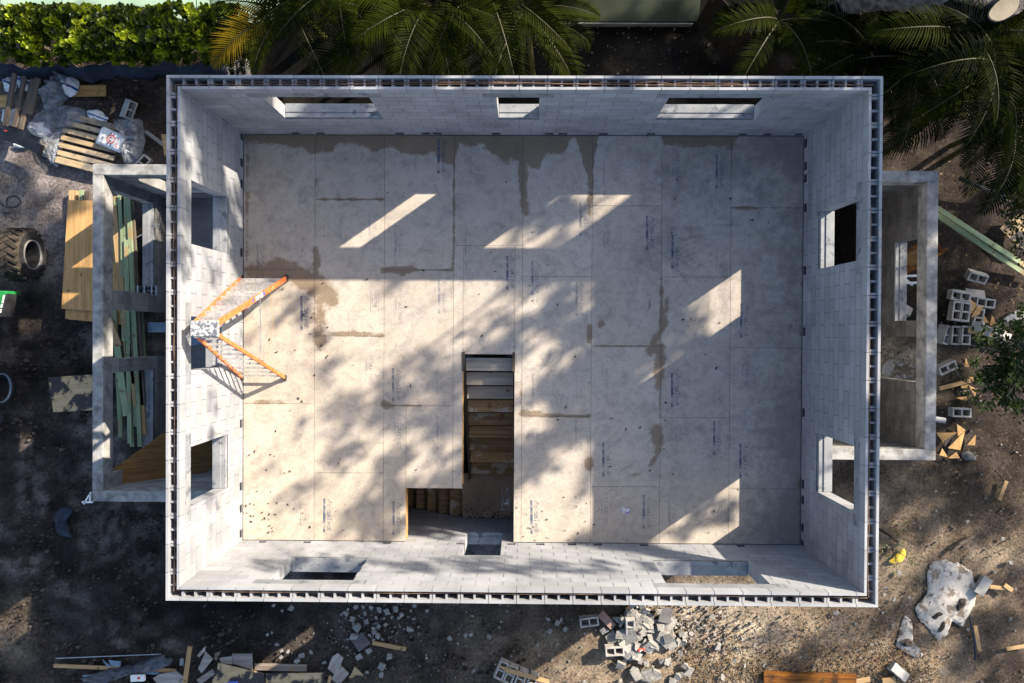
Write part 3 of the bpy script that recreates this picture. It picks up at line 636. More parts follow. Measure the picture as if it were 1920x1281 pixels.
board('timber_stub', 'short tan timber stub beside the green lumber', 'board', (255,440), (272,425), .10, .05, .2, MT['pine'])
t = thing('metal_clamp', 'small black and steel clamp lying on the annex pier beside the lumber', 'tool', at(277,545,.75), .0)
b = MB(); b.tube([(-.17,.05,0),(.17,.05,0)], .035, 10); b.tube([(-.17,-.05,.0),(.17,-.05,0)], .03, 10); b.build('barrel', MT['black'], t, smooth=False)
for x in (-.19,-.05,.1,.19):
    b = MB(); b.box(x-.012, x+.012, -.10, .10, -.03, .045); b.build('bracket', MT['steel'], t)
# big brown sheet leaning inside the left annex
P = [at(212,882,2.05), at(309,812,1.25), at(420,800,.25), at(405,866,.30), at(330,925,.95), at(256,921,1.75), at(232,910,1.95)]
b = MB(); n_ = len(P); c = sum(P, Vector())/n_; up = (P[1]-P[0]).cross(P[5]-P[0]).normalized(); up = up if up.z > 0 else -up
ex_ = (P[3]-P[0]).normalized(); ez_ = up; ey_ = ez_.cross(ex_).normalized(); ex_ = ey_.cross(ez_)
Xm = Matrix((ex_, ey_, ez_)).transposed(); pl = [Xm.transposed() @ (p-c) for p in P]
pl2 = []
for i in range(n_): pl2.append(tuple(pl[i][:2]))
b.prism(pl2, -.012, .012); o = b.build('plywood_sheet', MT['brownply'], None, c, 0, rot=Xm.to_euler()); tag(o, 'dark brown curved plywood sheet leaning inside the left annex', 'plywood')
t = thing('tray', 'small blue metal tray on the middle sill of the left annex', 'tray', at(296,614,.6)); b = MB()
b.box(-.16,.16,-.09,.09,0,.012); b.build('base', MT['bluerim'], t); b = MB()
for a_ in ((-.16,.16,-.10,-.085),(-.16,.16,.085,.10),(-.17,-.155,-.10,.10),(.155,.17,-.10,.10)): b.box(*a_, .0, .05)
b.build('rim', MT['bluerim'], t)
t = thing('metal_bracket', 'white triangular metal bracket at the lower left annex corner', 'bracket', at(164,934,2.3)); b = MB()
b.box(-.10,.10,-.09,-.06,-.02,.02); b.build('foot_bar', MT['white_paint'], t)
X = Matrix.Rotation(math.radians(58),4,'Z'); b = MB(); b.box(-.13,.13,-.012,.012,-.02,.02,1,0,X); b.build('brace_bar', MT['white_paint'], t)
b = MB(); b.box(.04,.065,-.06,.08,-.02,.02); b.build('brace_bar', MT['white_paint'], t)

# ------------------------------------------------------------------ crumpled things: film, bags, cloth
def crumple(name, label, cat, pts, z, h, mat, seed, group=None, res=.06, thick=True, fine=1.0, flat=False):
    P = [at(u, v, z+h*.5) for u, v in pts]; c = sum(P, Vector())/len(P); poly = np.array([((p-c).x, (p-c).y) for p in P])
    nx_ = np.roll(poly, -1, 0); ln = np.hypot(*(nx_-poly).T); cum = np.concatenate([[0], np.cumsum(ln)]); per = cum[-1]
    K = int(np.clip(per/.035, 40, 150)); out = []
    for q in np.linspace(0, per, K, endpoint=False):
        i = int(np.searchsorted(cum, q, 'right')-1); t = (q-cum[i])/ln[i]; out.append(poly[i]*(1-t)+nx_[i]*t)
    out = np.array(out)
    for _ in range(2): out = (np.roll(out,1,0)+2*out+np.roll(out,-1,0))/4
    rad = np.hypot(out[:,0], out[:,1]); wob = 1 + (fbm(out[:,0]*6+seed, out[:,1]*6-seed, 4, seed)-.5)*(.12 if flat else .5); out = out*wob[:,None]
    Rn = int(np.clip(rad.mean()/.03, 7, 26)); rr = (np.arange(1, Rn+1)/Rn)**.8
    A = out[None,:,0]*rr[:,None]; B = out[None,:,1]*rr[:,None]
    A = A + (fbm(A*11+seed, B*11, 2, seed+2)-.5)*.05; B = B + (fbm(A*11+40, B*11-seed, 2, seed+3)-.5)*.05
    wx = A + (fbm(A*2.5, B*2.5+seed, 2, seed)-.5)*.5; wy = B + (fbm(A*2.5+9, B*2.5-seed, 2, seed+1)-.5)*.5
    rg = 1-np.abs(2*fbm(wx*3.0*fine+seed*3.1, wy*3.0*fine-seed, 3, seed+5)-1)*2.0
    rg2 = 1-np.abs(2*fbm(wx*8*fine-seed, wy*8*fine+seed*2, 2, seed+8)-1)*1.8
    edge = np.clip((1-rr)*rad.mean()/.16, 0, 1)[:,None]**.6
    H = h*((.75+.25*rg2)*edge if flat else edge*(.30+.55*np.clip(rg,0,1)+.28*rg2) + .10*np.clip(rg2,0,1)*(1-edge))
    H = np.maximum(H, .004)
    vs = [(0,0,float(H[0].mean()))] + [(float(A[i,k]), float(B[i,k]), float(H[i,k])) for i in range(Rn) for k in range(K)]
    fs = [(0, 1+k, 1+(k+1)%K) for k in range(K)] + [(1+i*K+k, 1+(i+1)*K+k, 1+(i+1)*K+(k+1)%K, 1+i*K+(k+1)%K) for i in range(Rn-1) for k in range(K)]
    b = MB(); b.add(vs, fs, 1.0)
    o = b.build(name, mat, None, (c.x, c.y, z), 0, smooth=True)
    return tag(o, label, cat, group)
crumple('plastic_film', 'long rumpled cloudy plastic film spread below the wooden stakes and above the pallet', 'plastic film', [(62,215),(85,190),(120,195),(158,205),(160,228),(130,238),(80,245),(60,238)], .03, .26, MT['film'], 3)
crumple('plastic_film', 'tall bunched cloudy plastic film beside the blue striped bag', 'plastic film', [(88,140),(108,126),(128,132),(118,160),(110,190),(82,215),(70,180),(92,170)], .05, .45, MT['film'], 5)
crumple('plastic_film', 'crumpled cloudy plastic film heaped at the right edge of the pallet', 'plastic film', [(206,228),(225,218),(258,224),(262,238),(268,262),(262,290),(245,310),(228,312),(236,262),(222,246)], .05, .32, MT['film'], 8)
sheet('packing_sheet', 'pale tan packing sheet under film left of the pallet', 'sheet', [(125,238),(108,312),(82,290),(70,262),(95,245)], .02, .015, MT['plymud'], None, 1.2)
crumple('plastic_film', 'flat clear plastic film lying over the tan sheet left of the pallet', 'plastic film', [(120,238),(106,316),(84,296),(66,266),(90,248)], .05, .10, MT['film'], 12)
def empty_bag(label, pts, z, h, seed, band=True):
    o = crumple('cement_sack', label, 'sack', pts, z, h, MT['bag'], seed, 'empty cement sacks by the pallet', .045, True, 1.3)
    if band:
        me = o.data; me.materials.append(MT['blue']); me.materials.append(MT['red'])
        yv = [v.co.y for v in me.vertices]; y0, y1 = min(yv), max(yv)
        for p in me.polygons:
            t = (p.center.y - y0 + .35*p.center.x)/(y1-y0)
            if .42 < t < .52: p.material_index = 1
    return o
empty_bag('empty white sack with a blue stripe in the far left corner', [(0,140),(20,133),(30,150),(22,172),(0,170)], .15, .25, 21)
empty_bag('crumpled white sack between the first two dark stakes', [(28,133),(46,133),(60,148),(52,168),(28,165)], .12, .25, 23)
empty_bag('white sack with a blue stripe next to the dark plank', [(110,150),(128,140),(143,152),(140,168),(125,180),(112,172)], .12, .30, 25)
empty_bag('white sack printed in red and blue above the pallet', [(158,207),(172,203),(184,205),(203,220),(196,228),(182,230),(165,230)], .08, .18, 27)
empty_bag('crumpled white sack in sunlight left of the pallet', [(60,222),(85,225),(92,245),(72,258),(55,250),(45,235)], .06, .24, 29, False)
empty_bag('torn white sack lying under the lower ends of the stakes', [(0,205),(25,200),(40,225),(20,235),(0,232)], .06, .2, 31, False)
empty_bag('small torn white sack on the mud below the black steel bucket', [(22,268),(40,263),(60,270),(50,276),(30,276)], .02, .07, 33, False)
crumple('dark_cloth', 'crumpled dark navy cloth on the black mud', 'cloth', [(100,956),(136,958),(122,978),(134,1012),(112,1008),(100,995)], .01, .12, MT['navy'], 41)
crumple('rag', 'bright yellow rag on the sand right of the house', 'rag', [(1669,1052),(1695,1030),(1700,1040),(1692,1056),(1676,1058)], .02, .08, mk('yellow_cloth', (0.42,0.29,0.03), (0.52,0.38,0.06), 6), 43, None, .04)
crumple('wrapper', 'crumpled clear and purple plastic wrapper on the deck', 'wrapper', [(1164,957),(1170,952),(1181,955),(1181,963),(1170,965)], DZ+.004, .07, mk('clear_purple_wrapper', (0.55,0.55,0.58), (0.22,0.12,0.50), 18, 0.3, 0.6, lo=.55, hi=.62), 47, None, .018, True, 3)
crumple('concrete_spill', 'pale dried concrete spilled on the sand at the lower right', 'concrete spill', [(1742,1058),(1760,1050),(1800,1056),(1822,1072),(1832,1100),(1828,1140),(1806,1175),(1785,1165),(1778,1192),(1762,1203),(1748,1185),(1722,1160),(1718,1138),(1740,1115)], -.03, .055, MT['spill'], 51, None, .06, True, .5, True)
crumple('concrete_spill', 'small pale concrete spill left of the large one', 'concrete spill', [(1692,1165),(1700,1155),(1712,1170),(1712,1205),(1735,1230),(1715,1232),(1680,1215)], -.03, .06, MT['spill'], 53, None, .05, True, .5, True)

for pts, sd, lb in (([(1795,1140),(1803,1123),(1813,1125),(1808,1140),(1798,1147)],81,'dark wet soil clod in the right side of the dried concrete'),([(1748,1158),(1765,1148),(1770,1153),(1756,1163)],83,'dark soil clod near the middle of the dried concrete'),([(1758,1185),(1772,1165),(1777,1170),(1768,1186)],85,'dark soil clod low on the dried concrete'),([(1688,1206),(1702,1198),(1714,1206),(1712,1213),(1696,1213)],87,'dark soil clod on the small concrete spill')):
    crumple('soil_clod', lb, 'clod', pts, .03, .07, MT['darkclod'], sd, None, .04, True, 1.0, True)  # dark lumps added to paint the shaded dents in the concrete
# ------------------------------------------------------------------ pallet, filled bag, stakes
def make_pallet(label, u, v, rz):
    t = thing('pallet', label, 'pallet', at(u,v,.02), rz)
    t.location.z = .02
    for y in (-.44,0,.44): 
        b = MB(); b.box(-.60,.60,y-.02,y+.02,.022,.108,.75); b.build('stringer', MT['pallet'], t)
    for i in range(7):
        y = -.50+.10*i*1.0/0.6*0.98
        b = MB(); w = .05 if i not in (0,6) else .06; b.box(-.61,.61,y-w,y+w,.11,.128,random.uniform(.8,1.15)); o = b.build('deck_board', MT['pallet'], t); bevel(o,.003)
    for y in (-.48,0,.48):
        b = MB(); b.box(-.61,.61,y-.05,y+.05,.002,.02,.6); b.build('bottom_board', MT['darkwood'], t)
    return t
make_pallet('weathered wooden pallet carrying a full white bag near the annex', 172, 272, math.radians(-14))
t = thing('cement_bag', 'full white cement bag with a red ring emblem lying on the pallet', 'bag', at(207,261,.26), math.radians(-22)); t.location.z = .15
b = MB()
NX, NY = 14, 10
for sgn in (1,):
    vs = []
    for j in range(NY+1):
        for i in range(NX+1):
            x = -1+2*i/NX; y = -1+2*j/NY; k = (1-abs(x)**6)*(1-abs(y)**5); vs.append((x*.30, y*.195, .055+.075*max(0,k)**.5 + .010*math.sin(7*x+3*y)*k))
    n = len(vs); vs += [(x, y, .055-.052*max(0,(1-abs(x/.30)**6)*(1-abs(y/.195)**5))**.5) for x,y,z in vs]
    fs = [(j*(NX+1)+i, j*(NX+1)+i+1, (j+1)*(NX+1)+i+1, (j+1)*(NX+1)+i) for j in range(NY) for i in range(NX)]
    fs += [(n+a, n+d_, n+c_, n+b_) for a,b_,c_,d_ in fs]
    b.add(vs, fs)
body = b.build('sack', MT['bag'], t, smooth=True)
def ztop(x, y): 
    X_, Y__ = x/.30, y/.195; k = (1-abs(X_)**6)*(1-abs(Y__)**5); return .058+.075*max(0,k)**.5 + .010*math.sin(7*X_+3*Y__)*k
def arcprint(nm, mat, r0, r1, a0, a1, cx=0, cy=0):
    b = MB(); n = 28; vs = []
    for i in range(n+1):
        a = a0+(a1-a0)*i/n
        for r in (r0,r1): x = cx+r*math.cos(a); y = cy+r*math.sin(a); vs.append((x,y,ztop(x,y)+.002))
    b.add(vs, [(2*i,2*i+1,2*i+3,2*i+2) for i in range(n)]); return b.build(nm, mat, t)
arcprint('emblem', MT['red'], .075, .098, .25, 2*PI+.0, .02); arcprint('emblem', MT['red'], .032, .052, .9, 2*PI-.9, .02)
def patch(nm, mat, x0,x1,y0,y1):
    b = MB(); vs = []; n = 4
    for j in range(n+1):
        for i in range(n+1): x = x0+(x1-x0)*i/n; y = y0+(y1-y0)*j/n; vs.append((x,y,ztop(x,y)+.003))
    b.add(vs, [(j*(n+1)+i,j*(n+1)+i+1,(j+1)*(n+1)+i+1,(j+1)*(n+1)+i) for j in range(n) for i in range(n)]); b.build(nm, mat, t)
for q in ((-.03,.0,.10,.135),(.04,.07,.10,.135),(-.03,.0,-.135,-.10),(.04,.07,-.135,-.10),(-.16,-.148,-.08,.0),(-.14,-.128,-.08,-.02)): patch('emblem', MT['blue'], *q)
for q in ((.15,.17,.05,.085),(.17,.2,-.11,-.085),(.16,.175,-.07,-.03)): patch('emblem', MT['red'], *q)
for i,(p0,p1,lb) in enumerate([((26,137),(8,236),'first dark stake from the left, lying across the sacks'),((44,142),(26,238),'second dark stake from the left, lying across the sacks'),((61,148),(37,242),'third dark stake, ending furthest down near the sunlit sack'),((70,146),(53,214),'rightmost and shortest dark stake over the sacks')]):
    board('wood_stake', lb, 'stake', p0, p1, [.10,.09,.09,.12][i], .06, .42, MT['darkwood'], 'dark stakes over the sacks', random.uniform(.9,1.3))
sheet('plywood_scrap', 'tan plywood scrap at the left edge beside the stakes', 'plywood', [(-14,180),(14,178),(10,202),(-14,200)], .3, .02, MT['ply'])
sheet('wood_plank', 'short wide brown plank next to the blue striped sack', 'plank', [(128,160),(198,159),(198,180),(128,181)], .08, .04, MT['brownply'], None, 1.7)
board('wood_plank', 'narrow grey plank pointing at the house wall near the pallet', 'plank', (272,246), (312,276), .08, .05, .03, MT['greywood'])
sheet('wood_plank', 'tan upright board end hugging the house wall above the annex', 'plank', [(302,252),(313,252),(313,292),(308,292)], .2, .03, MT['pine'])
sheet('metal_sheet', 'blue grey panel leaning in the annex behind the ladder window', 'panel', [(335,578),(396,582),(396,640),(335,655)], 1.4, .02, MT['bluerim'])
crumple('plastic_film', 'bluish film lying in the lower end of the left annex', 'plastic film', [(338,884),(372,878),(410,890),(405,922),(360,926),(335,915)], .05, .2, MT['film'], 77)
# hose
b = MB(); hp = []
for k in range(34):
    a_ = math.radians(215 - k*9.5); hp.append(at(25+13*math.cos(a_), 378-13*math.sin(a_)*.8, .03)+Vector((0,0,.012*math.sin(k))))
hp += [at(16,389,.03), at(5,385,.03), at(-6,372,.03)]
b.tube(hp, .017, 7); tag(b.build('hose_loop', MT['black'], None, smooth=True), 'black rubber hose curled into a loop on the grey sand', 'hose')
# loader at the left edge
lod = thing('telehandler', 'green site loader with big muddy tyres, mostly beyond the left edge', 'loader', (at(-120,600,0).x, at(0,605,0).y, 0))
def wheel(y, x, rimmat, R=.53):
    X = Matrix.Translation((x, y, R-.03))
    b = MB(); b.lathe([(R*.58,.17),(R*.66,.20),(R*.9,.19),(R*.985,.14),(R,.05),(R,-.19),(R*.9,-.26),(R*.6,-.26)], 48, 'X', 1, 0, X)
    for k in range(22):
        for s in (0,1):
            a = 2*PI*(k+.5*s)/22; Y = Matrix.Translation((x,y,R-.03)) @ Matrix.Rotation(a,4,'X') @ Matrix.Translation((.06-.19*s,0,R)) @ Matrix.Rotation((.5 if s else -.5),4,'Z')
            b.box(-.12,.12,-.030,.030,-.03,.030,1.0,0,Y)
    w = b.build('wheel', MT['rubber'], lod)
    b = MB(); b.lathe([(R*.585,.172),(R*.66,.204),(R*.82,.200),(R*.90,.194)], 48, 'X', 1, 0, X); b.build('sidewall', MT['black'], w)
    b = MB(); b.lathe([(R*.59,.165),(R*.59,.20),(R*.555,.205),(R*.535,.17)], 36, 'X', 1, 0, X); b.build('rim', rimmat, w, smooth=False)
    b = MB(); b.lathe([(R*.533,.17),(R*.50,-.02),(R*.44,-.12),(R*.345,-.16),(R*.34,-.13),(R*.22,-.10),(R*.18,-.02),(.001,-.02)], 20, 'X', 1, 0, X)
    for k in range(8):
        a = 2*PI*k/8; b.lathe([(.018,-.16),(.018,-.10),(.001,-.10)], 8, 'X', 1, 0, X @ Matrix.Translation((0,R*.29*math.cos(a),R*.29*math.sin(a))))
    b.build('hub', MT['black'], w)  # black dish paints the shading inside the rim
lx = lod.location
w0 = at(60,478,.50); w1 = at(0,728,.53)
wheel(w0.y-lx.y, w0.x-lx.x-.17, MT['rim']); wheel(w1.y-lx.y, w1.x-lx.x-.17, MT['bluerim'])  # second rim is blue grey to paint the shade on it
b = MB(); Q = [at(u_,v_,1.05)-lx for u_,v_ in ((11,545),(11,552),(0,592),(-160,592),(-160,545))]
b.prism([tuple(q[:2]) for q in Q], .55, 1.02); o = b.build('body', MT['green_paint'], lod); bevel(o,.03,2)
b = MB(); Q = [at(u_,v_,1.05)-lx for u_,v_ in ((10.5,550),(14,552),(3,594),(-3,594),(-1,586))]
b.prism([tuple(q[:2]) for q in Q], .50, 1.03); b.build('trim_strip', MT['black'], lod)
b = MB(); b.box(Q[0].x-2.2,Q[0].x-.9,Q[2].y-1.0,Q[0].y+1.5,.45,.9,.6); b.box(Q[0].x-2.1,Q[0].x-1.2,Q[2].y-.6,Q[0].y+1.6,.9,1.3,.6); b.build('chassis', MT['black'], lod)
for u_,v_ in ((7.2,557),(5.6,565),(3.3,573.5),(1.2,583)):
    q = at(u_,v_,1.04)-lx; X = Matrix.Translation(q) @ Matrix.Rotation(-.25,4,'Z'); b = MB()
    b.box(-.018,.018,-.036,-.022,0,.004,1,0,X); b.box(-.018,.018,.022,.036,0,.004,1,0,X); b.box(-.018,-.006,-.022,.022,0,.004,1,0,X); b.box(.008,.018,-.022,.012,0,.004,1,0,X)
    b.build('marking', MT['white_paint'], o)
b = MB()                                                         # its curved black bucket edge at the upper left
for k in range(14):
    t0_, t1_ = k/14, (k+1)/14
    q = [at(-40+118*t, 232+14*t+26*t*t, .5)-lx for t in (t0_, t1_)]; q2 = [at(-40+112*t, 252+14*t+24*t*t, .4)-lx for t in (t0_, t1_)]
    b.add([q[0],q[1],q2[1],q2[0], q[0]-Vector((0,.0,.12)), q[1]-Vector((0,0,.12)), q2[1]-Vector((0,0,.12)), q2[0]-Vector((0,0,.12))], [(0,1,2,3),(7,6,5,4),(0,4,5,1),(3,2,6,7),(1,5,6,2),(0,3,7,4)], 1.0)
o = b.build('bucket', MT['black'], lod)
b = MB(); p = at(10,244,.5)-lx; b.box(p.x-.02,p.x+.03,p.y-.03,p.y+.0,p.z-.02,p.z+.004); b.build('marking', MT['red'], o)

# ------------------------------------------------------------------ concrete blocks
def cmu_bm():
    b = MB(); L, w, h, s = .397, .194, .194, .034
    b.box(-L/2, L/2, -w/2, -w/2+s, 0, h); b.box(-L/2, L/2, w/2-s, w/2, 0, h)
    for x0, x1 in ((-L/2,-L/2+s), (-.016,.016), (L/2-s,L/2)): b.box(x0, x1, -w/2+s-.0005, w/2-s+.0005, .0005, h-.0015)
    return b
cmu_proto = None
def cmu(u, v, deg, z, label, tilt=0, yaw2=0, group='loose concrete blocks'):
    global cmu_proto
    p = at(u, v, z+.19); p.z = z; rot = Euler((math.radians(tilt), math.radians(yaw2), math.radians(deg)))
    if cmu_proto is None: o = cmu_bm().build('concrete_block', MT['cmu'], None, p); cmu_proto = o; bevel(o, .004)
    else: o = cmu_proto.copy(); COL.objects.link(o)
    o.location = p; o.rotation_euler = rot; return tag(o, label, 'block', group)
cmu(1837,514,-14,.14,'two core block tilted at the top of the right hand block heap', 28)
cmu(1833,546,-6,.02,'block leaning under the tilted top block of the right heap', 62)
cmu(1803,553,-8,.42,'two core block lying just above the paired blocks of the heap', 10)
cmu(1802,553,-8,.02,'block buried below the one above the paired blocks')
for k in range(3):
    for i,(u,v) in enumerate(((1795,583),(1811,585))):
        cmu(u, v, 82, .02+.197*k, ['left','right'][i]+' block of the bright pair stacked beside the annex, '+['bottom course','middle course','top course'][k], group='stacked block pair beside the right annex')
cmu(1849,568,-8,.02,'two core block right of the stacked pair')
cmu(1836,596,80,.06,'block half hidden by tan wood chips right of the pair')
cmu(1812,629,86,.10,'block below the bright pair, partly under the bush leaves')
cmu(1793,629,86,.04,'dull block standing left of the leaf shaded one', 0)
cmu(1769,626,75,.03,'broken looking block leaning close to the right annex wall', 35)
cmu(1834,612,-4,.22,'small block end poking from the heap beside a pink board', 0, 55)
cmu(1853,618,-4,.16,'block end furthest right in the lower heap', 20, 50)
cmu(1777,687,25,.02,'single tilted two core block below the heap', 12)
cmu(1804,774,-2,.02,'single two core block standing near the grey pipe')
cmu(1905,588,35,.10,'pale block lying on its face near the right edge', 80)
cmu(1887,620,-30,.06,'smaller looking pale block below the right edge block', 80)
cmu(1843,1098,58,.03,'grey block on its side by the dried concrete', 75)
cmu(1696,1259,-40,.03,'pale block lying near the bottom right planks', 78)
cmu(1105,1167,8,.02,'two core block alone left of the rubble heap')
cmu(1153,1222,4,.10,'two core block at the lower left of the rubble heap')
cmu(1182,1172,-86,.10,'block standing on end inside the rubble heap', 0, 20)
cmu(229,200,70,.06,'tan lit block tipped on its side above the pallet', 55)
cmu(262,305,48,.03,'block corner showing between pallet and annex top', 12)
cmu(433,128,-85,.02,'left block of the two behind the house wall by the palms', 0, 0)
cmu(456,126,-80,.02,'right block of the two behind the house wall by the palms', 8, 0)
cmu(1700,572,-30,.02,'broken block seen through the right annex window', 70)
# block pallet at the lower edge
for i,(u,v) in enumerate(((940,1258),(957,1266),(976,1274),(996,1282))):
    cmu(u, v, 66, .20, 'block in the row along the bottom edge, '+['leftmost','second from the left','second from the right','rightmost'][i], group='row of blocks at the bottom edge')
sheet('cardboard_sheet', 'tan cardboard cover on the block row at the bottom edge', 'cardboard', [(932,1247),(1030,1275),(1030,1283),(950,1262)], .42, .012, MT['pine'])

# rubble
def chunk_mesh(rr):
    b = MB(); n = rr.choice((4,4,4,5,6)); L = rr.uniform(.55,1.0); 
    pts = []
    for k in range(n):
        a = 2*PI*(k+.5)/n + rr.uniform(-.22,.22); r = rr.uniform(.75,1.05); pts.append((L*r*math.cos(a)*.7, r*math.sin(a)*.55))
    h = rr.uniform(.22,.52); o = MB(); o.prism(pts, 0, h)
    vs = [Vector(v) for v in o.v]
    for v in vs:
        if v.z > 0: v += Vector((rr.uniform(-.10,.10), rr.uniform(-.10,.10), rr.uniform(-.10,.06)))
    o.v = [tuple(v) for v in vs]; return o
chunk_protos = []; crr = random.Random(5)
for i in range(14): chunk_protos.append(chunk_mesh(crr))
chunk_data = [None]*14
def chunk(u, v, size, label, group, z=0.0, deg=None, kind=None):
    k = kind if kind is not None else crr.randrange(14)
    p = at(u, v, z)
    if chunk_data[k] is None:
        chunk_protos[k].t = [1.0]*len(chunk_protos[k].v)
        o = chunk_protos[k].build('rubble_chunk', MT['rubble'], None, p); chunk_data[k] = o
    else: o = chunk_data[k].copy(); COL.objects.link(o)
    o.location = p; o.scale = (size, size, size*crr.uniform(.7,1.1))
    o.rotation_euler = (crr.gauss(0,.22), crr.gauss(0,.22), crr.uniform(0,6.28) if deg is None else math.radians(deg))
    return tag(o, label, 'rubble', group)
LG, LL = 'broken block pieces in the left rubble scatter', 'broken grey block piece in the left rubble scatter below the house'
RG, RL = 'broken block pieces in the right rubble heap', 'broken grey block piece in the dense right rubble heap below the house'
for u,v,s_ in [(668,1137,.13),(681,1138,.11),(696,1139,.12),(712,1143,.16),(727,1146,.20),(742,1140,.18),(753,1152,.15),(651,1150,.14),(660,1160,.17),(640,1152,.08),(646,1148,.09),(671,1176,.22),(664,1190,.24),(688,1166,.14),(699,1178,.12),(702,1186,.13),(711,1174,.11),(723,1171,.11),(693,1190,.10),(709,1192,.15),(717,1198,.09),(700,1200,.09),(748,1159,.10),(776,1161,.09),(769,1180,.20),(801,1145,.10),(844,1196,.14),(873,1191,.11),(883,1189,.12),(918,1194,.14),(859,1207,.09),(692,1220,.16),(673,1231,.19),(717,1249,.22),(715,1265,.14),(730,1230,.18),(688,1260,.10),(583,1223,.13),(566,1228,.20),(557,1238,.15),(608,1242,.13),(520,1208,.12),(502,1190,.09),(510,1187,.08),(546,1140,.16),(513,1135,.09),(530,1145,.08),(540,1222,.09),(527,1232,.11),(528,1220,.09),(886,1155,.08),(888,1258,.12),(652,1142,.08),(735,1157,.10),(684,1150,.12),(706,1158,.10),(663,1170,.10),(720,1160,.08),(676,1200,.08),(777,1135,.13)]:
    chunk(u, v, s_*.85, LL, LG, crr.uniform(0,.05))
for i in range(62):
    a = crr.uniform(0,6.28); r = crr.random()**.7
    u = 1205+75*r*math.cos(a); v = 1182+48*r*math.sin(a)
    chunk(u, v, crr.choice((.15,.18,.23,.28,.34))*crr.uniform(.8,1.15), RL, RG, max(0,.22*(1-r))*crr.uniform(.3,1))
for i in range(34): chunk(crr.gauss(1195,22), crr.gauss(1152,12), crr.uniform(.10,.19), RL, RG, crr.uniform(.08,.24))
for i in range(30): chunk(crr.gauss(1300,26), crr.gauss(1172,18), crr.uniform(.03,.07), RL, RG, 0)
for u,v,s_ in [(1164,1245,.22),(1172,1238,.16),(1190,1262,.30),(1228,1262,.28),(1214,1265,.30),(1270,1268,.20),(1250,1240,.18),(1241,1239,.14),(1187,1256,.18),(1200,1238,.15),(1212,1243,.15),(1223,1252,.10),(1283,1202,.18),(1276,1225,.14),(1295,1188,.13),(1283,1190,.16)]: chunk(u, v, s_, RL, RG)
SG, SL = 'single block pieces lying on the sand', 'small pale block piece lying alone on the open soil'
for u,v,s_ in [(1290,1257,.26),(1284,1247,.16),(1277,1265,.20),(1261,1281,.22),(1345,1212,.20),(1354,1270,.16),(1416,1209,.11),(1432,1247,.10),(1395,1247,.10),(1378,1238,.12),(1336,1155,.15),(1350,1148,.12),(1028,1161,.09),(1045,1168,.14),(1052,1162,.10),(1060,1180,.12),(1031,1183,.13),(1163,1276,.1),(1095,1278,.12),(1008,1210,.09),(1011,1228,.07),(917,1194,.10),(1160,1255,.06),(1568,1149,.13),(1660,1102,.14),(1685,1074,.12),(1690,1208,.08),(1634,1209,.09),(1614,1235,.09),(1500,1232,.07),(1658,1115,.08),(1813,977,.09),(1755,921,.07),(1893,1055,.14),(1880,1010,.1),(1895,1160,.09),(1815,1180,.09),(1705,1120,.08),(1676,1124,.10)]: chunk(u, v, s_*.9, SL, SG)
sheet('paving_slab', 'dull brown slab leaning among the rubble under the house wall', 'slab', [(1240,1140),(1262,1143),(1256,1170),(1234,1166)], .16, .05, MT['annex'])
sheet('paving_slab', 'dull grey square slab in the middle of the right rubble heap', 'slab', [(1243,1193),(1258,1190),(1266,1203),(1247,1208)], .18, .05, MT['annex'])
board('red_brick', 'long reddish block lying left of the right rubble heap', 'brick', (1125,1151), (1150,1176), .16, .10, .03, mk('red_block', (0.24,0.15,0.125), (0.34,0.24,0.20), 5, 0.9))
t = thing('drink_can', 'crushed red drink can among the rubble', 'can', at(1203,1219,.16), .35); t.location.z = .14
b = MB(); b.lathe([(.001,-.075),(.03,-.075),(.038,-.065),(.034,0),(.038,.06),(.03,.07),(.001,.07)], 18, 'X'); b.build('body', MT['red'], t)
b = MB(); b.box(-.03,.02,-.006,.012,.037,.040); b.box(-.05,-.02,-.02,-.006,.0365,.039); b.build('marking', MT['white_paint'], t)
# bottom left debris
Z4 = lambda pts: [(x/3.84, 1160+y/3.84) for x,y in pts]
Z8 = lambda pts: [(460+x/3.756, 940+y/3.756) for x,y in pts]
board('wire_rod', 'thin pale rod lying on the mud at the lower left', 'rod', (104,1235), (302,1227), .018, .018, .02, MT['steel'])
board('wood_batten', 'thin yellow batten half under black sheeting, left end', 'batten', (100,1249), (222,1254), .075, .04, .03, MT['pine'])
board('wood_batten', 'yellow batten end showing right of the black sheeting', 'batten', (284,1256), (329,1259), .085, .04, .05, MT['pine'])
crumple('black_sheeting', 'black plastic sheeting strip crossing the lower left debris', 'sheeting', [(150,1275),(182,1262),(240,1250),(296,1233),(318,1238),(316,1252),(262,1262),(200,1279),(165,1290)], .08, .18, mk('grey_black_sheeting', (0.03,0.035,0.045), (0.08,0.09,0.11), 4, 0.5, 0.5), 61, None, .06, True, .8)
